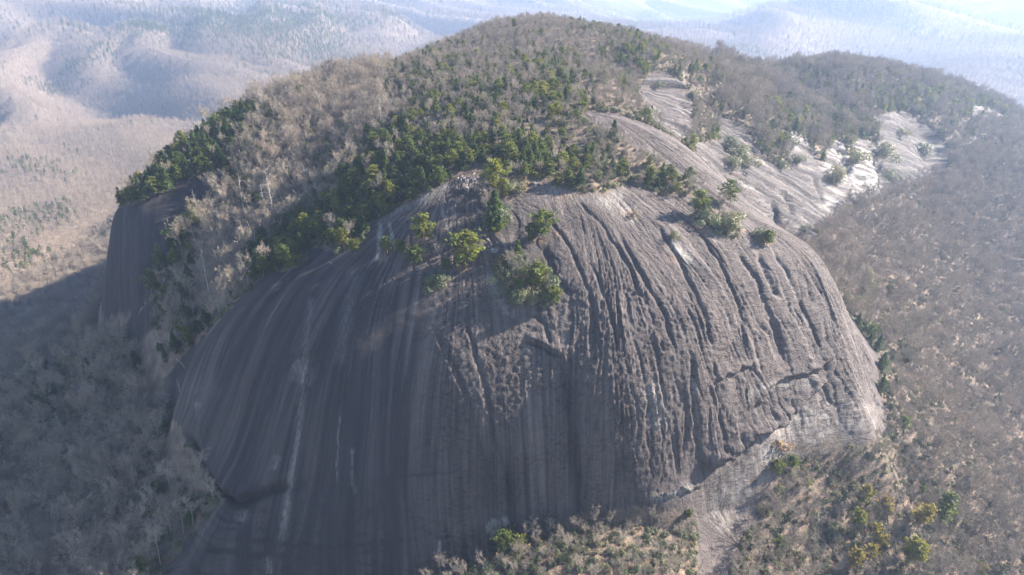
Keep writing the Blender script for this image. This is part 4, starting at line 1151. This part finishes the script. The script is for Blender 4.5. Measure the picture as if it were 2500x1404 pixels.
for px, py, h, v, tone, lab in [
    (2088, 1240, 56, 1, 'tall', 'compact dark green pine, highest of the lower right group'), (2105, 1305, 66, 0, 'tall', 'leaning pine with bare trunk under the compact dark one'),
    (2168, 1285, 58, 1, 'tall', 'faint green pine between the compact pine and the big yellow pair'), (2222, 1285, 80, 0, 'tall', 'high yellow green pine with double crown on the right slope'),
    (2270, 1322, 92, 0, 'tall', 'large yellow pine farthest right with long leaning trunk'), (2105, 1375, 52, 1, 'tall', 'golden pine second from left in the lowest row'),
    (2065, 1400, 60, 1, 'tall', 'small golden pine leftmost in the lowest row'), (2160, 1380, 74, 0, 'tall', 'golden brown broad pine in the middle of the lowest row'),
    (2208, 1380, 72, 1, 'tall', 'slim green pine touching the big green one in the lowest row'), (2245, 1396, 96, 0, 'tall', 'biggest green pine at the right of the lowest row'),
    (2248, 1220, 34, 1, 'tall', 'lone flat crowned pine on the rib right of the yellow group'), (2392, 1410, 40, 1, 'tall', 'round green pine alone low at the right edge'),
    (1905, 1345, 34, 1, 'pine', 'yellow green young pine amid grey thicket right of the bare gully'), (1680, 1262, 22, 1, 'pine', 'bright little pine at the top of the bare gully'),
    (1232, 1345, 60, 1, 'pine', 'dark green pine at the left end of the thicket under the wall'), (1262, 1340, 42, 1, 'pine', 'bright pine at the left end of the thicket under the wall'),
    (1930, 1150, 40, 1, 'pine', 'dark pine against the apron slab foot'), (1895, 1165, 40, 1, 'pine', 'darker leaning pine at the lower left of the apron slab')]:
    plant_at('pine_tree', tone, v, px, py, h * (1.3 if tone == 'tall' else 1.0), lab, 'tree', YP, tilt=0.16 if tone == 'tall' else 0.0)
for px, py, h, key, v, lab in [(322, 498, 40, 'pine', 1, 'low pine on the outermost lip of the left cliff'), (352, 490, 52, 'cone', 0, 'pointed conifer on the left cliff lip beside the low outermost pine'), (380, 480, 44, 'pine', 0, 'pine at the middle of the left cliff lip'), (408, 468, 56, 'cone', 1, 'pointed conifer where the left cliff lip bends'),
          (432, 452, 46, 'pine', 2, 'slim pine above the dark upper corner of the left cliff'), (462, 438, 56, 'cone', 0, 'dark conifer above the broken upper part of the left cliff'), (500, 428, 46, 'pine', 1, 'round pine near the inner end of the left cliff lip'), (540, 408, 50, 'cone', 1, 'conifer at the inner end of the left cliff lip'),
          (392, 650, 56, 'cone', 0, 'tall conifer against the inner edge of the left cliff'), (378, 720, 60, 'pine', 0, 'pine hiding the inner foot of the left cliff'), (405, 760, 56, 'cone', 1, 'conifer right of the left cliff foot'), (420, 600, 44, 'pine', 1, 'pale topped pine by the inner edge of the left cliff')]:
    plant_at('pine_tree' if key == 'pine' else 'conifer_tree', key, v, px, py, h, lab, 'tree', 'trees along the left cliff')
SN = 'bleached dead trees in the gully'
for px, py, h, v, lab in [
    (674, 552, 140, 0, 'tallest bleached dead tree with comb like branches in the gully'), (655, 545, 95, 1, 'dead tree just left of the tallest bleached one'), (547, 582, 72, 2, 'short bleached dead pole low in the middle of the gully'),
    (483, 518, 54, 2, 'dead tree beside the left cliff edge'), (512, 716, 112, 0, 'dense branched dead spire above the left rock edge'), (500, 708, 50, 2, 'thin dead spike touching the dead spire'),
    (622, 596, 62, 1, 'grey dead tree right of the short pole'), (593, 502, 76, 1, 'slim dead tree left of the tallest bleached one'), (860, 402, 58, 2, 'dead stick in the upper gully by brown crowns'),
    (932, 330, 82, 1, 'white dead pole high in the gully by green pines'), (394, 852, 58, 2, 'crooked dead tree at the gully mouth'), (745, 470, 60, 1, 'pale dead tree in the centre of the upper gully'),
    (150, 1060, 60, 2, 'dead tree in the shaded left wood'), (440, 955, 40, 2, 'short dead stem in front of the dome edge')]:
    plant_at('dead_tree', 'snag', v, px, py, h, lab, 'dead tree', SN)

# bleached logs lying on the rock edge
def log_at(pts, label, r=0.17):
    w = Shape()
    P = []
    for a in pts:
        p = hit(*a)
        if p is None: return
        P.append(np.array([p[0], p[1], surf(p[0], p[1]) + r * 0.8]))
    for i in range(len(P) - 1):
        w.limb(P[i], P[i + 1], r * (1 - 0.7 * i / len(P)), r * (1 - 0.7 * (i + 1) / len(P)), 6)
        for q in range(3):
            b = P[i] + (P[i + 1] - P[i]) * rng.random()
            w.limb(b, b + rng.normal(size=3) * np.array([1.1, 1.1, .6]) + np.array([0, 0, .6]), r * .35, .03, 4)
    o = link('fallen_log', w.mesh('fallen_log', DEAD)); o['label'] = label; o['category'] = 'log'; o['group'] = 'bleached fallen logs'
log_at([(778, 592), (798, 604), (830, 612)], 'bleached fallen trunk along the rim of the dark left wall')
log_at([(800, 640), (815, 648), (822, 655)], 'short bleached branch under the left rim trees')
log_at([(430, 878), (445, 892), (455, 908)], 'bleached log at the gully mouth beside the dome edge')

# boulder on the ledge
def boulder(px, py, wpx, label):
    p = hit(px, py); d = proj(*[np.float64(c) for c in p])[2]
    R_ = wpx * d / FPX / 2
    n, m = 9, 14; V = []; F = []
    for i in range(n + 1):
        th = math.pi * i / n
        for j in range(m):
            ph = 2 * math.pi * j / m
            v = np.array([math.sin(th) * math.cos(ph), math.sin(th) * math.sin(ph), math.cos(th)])
            v = np.sign(v) * np.abs(v) ** 0.72
            k = 1 + 0.16 * float(perlin(v[0] * 1.7 + px, v[1] * 1.7 + v[2], 301))
            V.append(v * k * R_ * np.array([1.0, 0.8, 0.55]))
    for i in range(n):
        for j in range(m):
            F.append((i * m + j, (i + 1) * m + j, (i + 1) * m + (j + 1) % m, i * m + (j + 1) % m))
    me = mesh_from('boulder', V, F, False)
    for nm, v in (('rock', 1), ('fall', 0), ('tone', 1), ('pale', .3), ('rust', 0), ('wet', 0), ('pocked', .2)): attr(me, nm, np.full(len(V), v))
    o = link('boulder', me, LAND); o.location = (p[0], p[1], surf(p[0], p[1]) + R_ * 0.25); o.rotation_euler = (0.15, 0.1, px)
    o['label'] = label; o['category'] = 'boulder'
boulder(1139, 469, 17, 'pale square boulder on the lip just below the crowd')
boulder(1166, 436, 9, 'small flat pale rock at the right end of the crowd')
boulder(1303, 452, 14, 'pale flat boulder on the rim right of the ledge')

# ----------------------------------------------------------------------------
# the crowd on the ledge
# ----------------------------------------------------------------------------
def flat(name, c, rough=0.8):
    k = NT(name); pos = k.n('ShaderNodeNewGeometry').outputs['Position']
    k.l(k.mix(0.35, c, k.ramp(k.noise(pos, 9, 3), [(0.3, tuple(0.7 * q for q in c)), (0.7, tuple(min(1, 1.2 * q) for q in c))])), k.b.inputs['Base Color'])
    k.b.inputs['Roughness'].default_value = rough; return k.m
SKIN = flat('skin', (0.42, 0.27, 0.20), 0.6); HAIRS = [flat('dark_hair', (0.03, 0.02, 0.015)), flat('brown_hair', (0.13, 0.075, 0.04)), flat('fair_hair', (0.35, 0.25, 0.13))]
CLOTH = {'white': flat('white_cloth', (.78, .77, .74)), 'cream': flat('cream_cloth', (.62, .56, .46)), 'grey': flat('grey_cloth', (.30, .30, .31)), 'black': flat('black_cloth', (.03, .03, .035)), 'navy': flat('navy_cloth', (.03, .045, .11)),
         'purple': flat('purple_cloth', (.16, .08, .18)), 'red': flat('red_cloth', (.42, .07, .06)), 'blue': flat('blue_cloth', (.10, .20, .42)), 'tan': flat('tan_cloth', (.38, .28, .18)), 'pink': flat('pink_cloth', (.60, .34, .36))}

def person_mesh(pose):
    J = {}; E = []; Rr = {}
    def add(n, p, r, par=None):
        J[n] = p; Rr[n] = r
        if par: E.append((par, n))
    st = pose['stride']
    add('pelvis', (0, 0, 0.95), 0.15); add('belly', (0, 0, 1.12), 0.135, 'pelvis'); add('chest', (0, pose['lean'] * .5, 1.34), 0.16, 'belly'); add('neck', (0, pose['lean'], 1.50), 0.06, 'chest')
    add('head', (0, pose['lean'] - .02, 1.60), 0.10, 'neck'); add('crown', (0, pose['lean'], 1.71), 0.085, 'head')
    for s in (-1, 1):
        q = str(s)
        add('hip' + q, (0.10 * s, 0, 0.90), 0.10, 'pelvis'); add('knee' + q, (0.11 * s, -0.05 - st * s, 0.50), 0.07, 'hip' + q); add('ankle' + q, (0.12 * s, 0.02 - st * 1.2 * s, 0.08), 0.048, 'knee' + q); add('toe' + q, (0.13 * s, -0.14 - st * 1.2 * s, 0.04), 0.04, 'ankle' + q)
        add('shoulder' + q, (0.19 * s, pose['lean'] * .7, 1.42), 0.07, 'chest')
        a = pose['arm_l'] if s < 0 else pose['arm_r']
        el = np.array([0.25 * s, 0.02, 1.14]) + np.array(a[0]) * [s, 1, 1]; ha = np.array([0.25 * s, -0.06, 0.90]) + np.array(a[1]) * [s, 1, 1]
        add('elbow' + q, tuple(el), 0.048, 'shoulder' + q); add('wrist' + q, tuple(ha), 0.034, 'elbow' + q); add('hand' + q, tuple(ha + (ha - el) * 0.35), 0.036, 'wrist' + q)
    names = list(J)
    me = bpy.data.meshes.new('person_frame')
    me.from_pydata([J[n] for n in names], [(names.index(a), names.index(b)) for a, b in E], [])
    o = bpy.data.objects.new('person_frame', me); COL.objects.link(o)
    o.modifiers.new('skin', 'SKIN'); o.modifiers.new('sub', 'SUBSURF').levels = 1
    me.skin_vertices  # created by the modifier data layer below
    return o, names, Rr
def person_body(pose):
    o, names, Rr = person_mesh(pose)
    me = o.data
    if not me.skin_vertices:
        bpy.context.view_layer.objects.active = o
        import bmesh
        bm = bmesh.new(); bm.from_mesh(me); bm.verts.layers.skin.verify(); bm.to_mesh(me); bm.free()
    for i, n in enumerate(names):
        sv = me.skin_vertices[0].data[i]; sv.radius = (Rr[n], Rr[n] * (0.72 if n in ('chest', 'belly', 'pelvis') else 1.0)); sv.use_root = (n == 'pelvis')
    dg = bpy.context.evaluated_depsgraph_get(); dg.update()
    m2 = bpy.data.meshes.new_from_object(o.evaluated_get(dg))
    bpy.data.objects.remove(o)
    m2.name = 'person'
    m2.materials.clear()
    for m in (CLOTH['grey'], CLOTH['navy'], SKIN, HAIRS[0]): m2.materials.append(m)
    for p in m2.polygons:
        c = p.center
        if c.z > 1.66 or (c.z > 1.56 and c.y > 0.05): p.material_index = 3
        elif c.z > 1.47 or (abs(c.x) > 0.2 and c.z < 0.9): p.material_index = 2
        elif c.z < 0.92: p.material_index = 1
        else: p.material_index = 0
        p.use_smooth = True
    return m2
ZERO = ((0, 0, 0), (0, 0, 0))
BODIES = [person_body(dict(stride=0.0, lean=0.0, arm_l=ZERO, arm_r=ZERO)), person_body(dict(stride=0.10, lean=-0.04, arm_l=((0, -.08, 0), (0, -.14, .05)), arm_r=((0, .08, 0), (0, .10, .05)))),
          person_body(dict(stride=0.02, lean=0.0, arm_l=ZERO, arm_r=((.12, -.05, .22), (.05, -.15, .62)))), person_body(dict(stride=0.03, lean=-0.03, arm_l=((.02, -.12, .05), (-.12, -.22, .22)), arm_r=((.02, -.12, .05), (-.12, -.22, .22))))]
PEOPLE = [(735, 500, 'white', 'tan', 'at the left end of the crowd'), (800, 535, 'black', 'navy', 'second from the left end of the crowd'), (830, 545, 'white', 'grey', 'at the front left of the crowd'), (850, 470, 'grey', 'black', 'at the back left of the crowd'),
          (880, 485, 'cream', 'navy', 'left of centre in the back row'), (905, 520, 'white', 'black', 'left of centre in the middle row'), (940, 455, 'white', 'white', 'all in white in the back row'), (935, 550, 'navy', 'black', 'left of centre in the front row'),
          (962, 575, 'grey', 'tan', 'in the front row with arms bent'), (985, 480, 'purple', 'black', 'in the back row by the white figure'), (995, 545, 'black', 'grey', 'in the centre of the front row'), (1030, 465, 'pink', 'navy', 'in the centre of the back row'),
          (1035, 560, 'white', 'white', 'all in white at the front centre'), (1050, 505, 'purple', 'navy', 'in the centre of the middle row'), (1078, 440, 'cream', 'black', 'highest in the back row'), (1085, 520, 'tan', 'black', 'right of centre in the middle row'),
          (1108, 500, 'blue', 'black', 'right of centre by the tan coat'), (1130, 440, 'grey', 'navy', 'at the right end of the back row'), (1140, 570, 'black', 'black', 'all in dark at the front right'), (1160, 520, 'white', 'navy', 'right side of the middle row'),
          (1180, 550, 'cream', 'grey', 'right side of the front row'), (1200, 500, 'grey', 'black', 'near the right end beside cream'), (1222, 552, 'red', 'black', 'near the right end of the front row'), (1243, 522, 'white', 'tan', 'second from the right end'),
          (1282, 512, 'blue', 'grey', 'at the right end of the crowd'), (1205, 372, 'white', 'grey', 'apart behind the crowd on the left'), (1240, 352, 'cream', 'tan', 'apart behind the crowd on the right'), (868, 428, 'white', 'navy', 'at the very back left under the trees')]
for n, (zx, zy, top_c, leg_c, where) in enumerate(PEOPLE):
    p = hit(1060 + zx / 12.5, 400 + (zy + 15) / 12.5)
    o = bpy.data.objects.new('person', BODIES[n % 4]); COL.objects.link(o)
    o.location = (p[0], p[1], surf(p[0], p[1]) - 0.02); s_ = random.uniform(0.95, 1.08) * 1.15; o.scale = (s_, s_, s_); o.rotation_euler = (0, 0, random.uniform(-0.9, 0.9))
    for sl, m in zip(o.material_slots, (CLOTH[top_c], CLOTH[leg_c], SKIN, HAIRS[n % 3])):
        sl.link = 'OBJECT'; sl.material = m
    o['category'] = 'person'; o['group'] = 'crowd of people standing on the bare ledge'
    o['label'] = 'person in %s top and %s trousers, %s' % (top_c, leg_c, where)


# ----------------------------------------------------------------------------
# air
# ----------------------------------------------------------------------------
hm = bpy.data.materials.new('haze'); hm.use_nodes = True
ht = hm.node_tree
for nd in list(ht.nodes):
    if nd.type != 'OUTPUT_MATERIAL': ht.nodes.remove(nd)
pv = ht.nodes.new('ShaderNodeVolumePrincipled')
pv.inputs['Color'].default_value = (0.51, 0.675, 1.0, 1)
pv.inputs['Density'].default_value = HAZE_DENSITY
pv.inputs['Anisotropy'].default_value = 0.33
ht.links.new(pv.outputs[0], ht.nodes['Material Output'].inputs['Volume'])
bx = np.array([(x, y, z) for x in (-9500, 9500) for y in (-1200, 12500) for z in (-900, 420)], float)
hme = mesh_from('haze', bx, [(0, 1, 3, 2), (4, 6, 7, 5), (0, 4, 5, 1), (2, 3, 7, 6), (0, 2, 6, 4), (1, 5, 7, 3)], False)
if not os.environ.get('NOHAZE'):
    hz = link('haze', hme, hm); hz['kind'] = 'stuff'
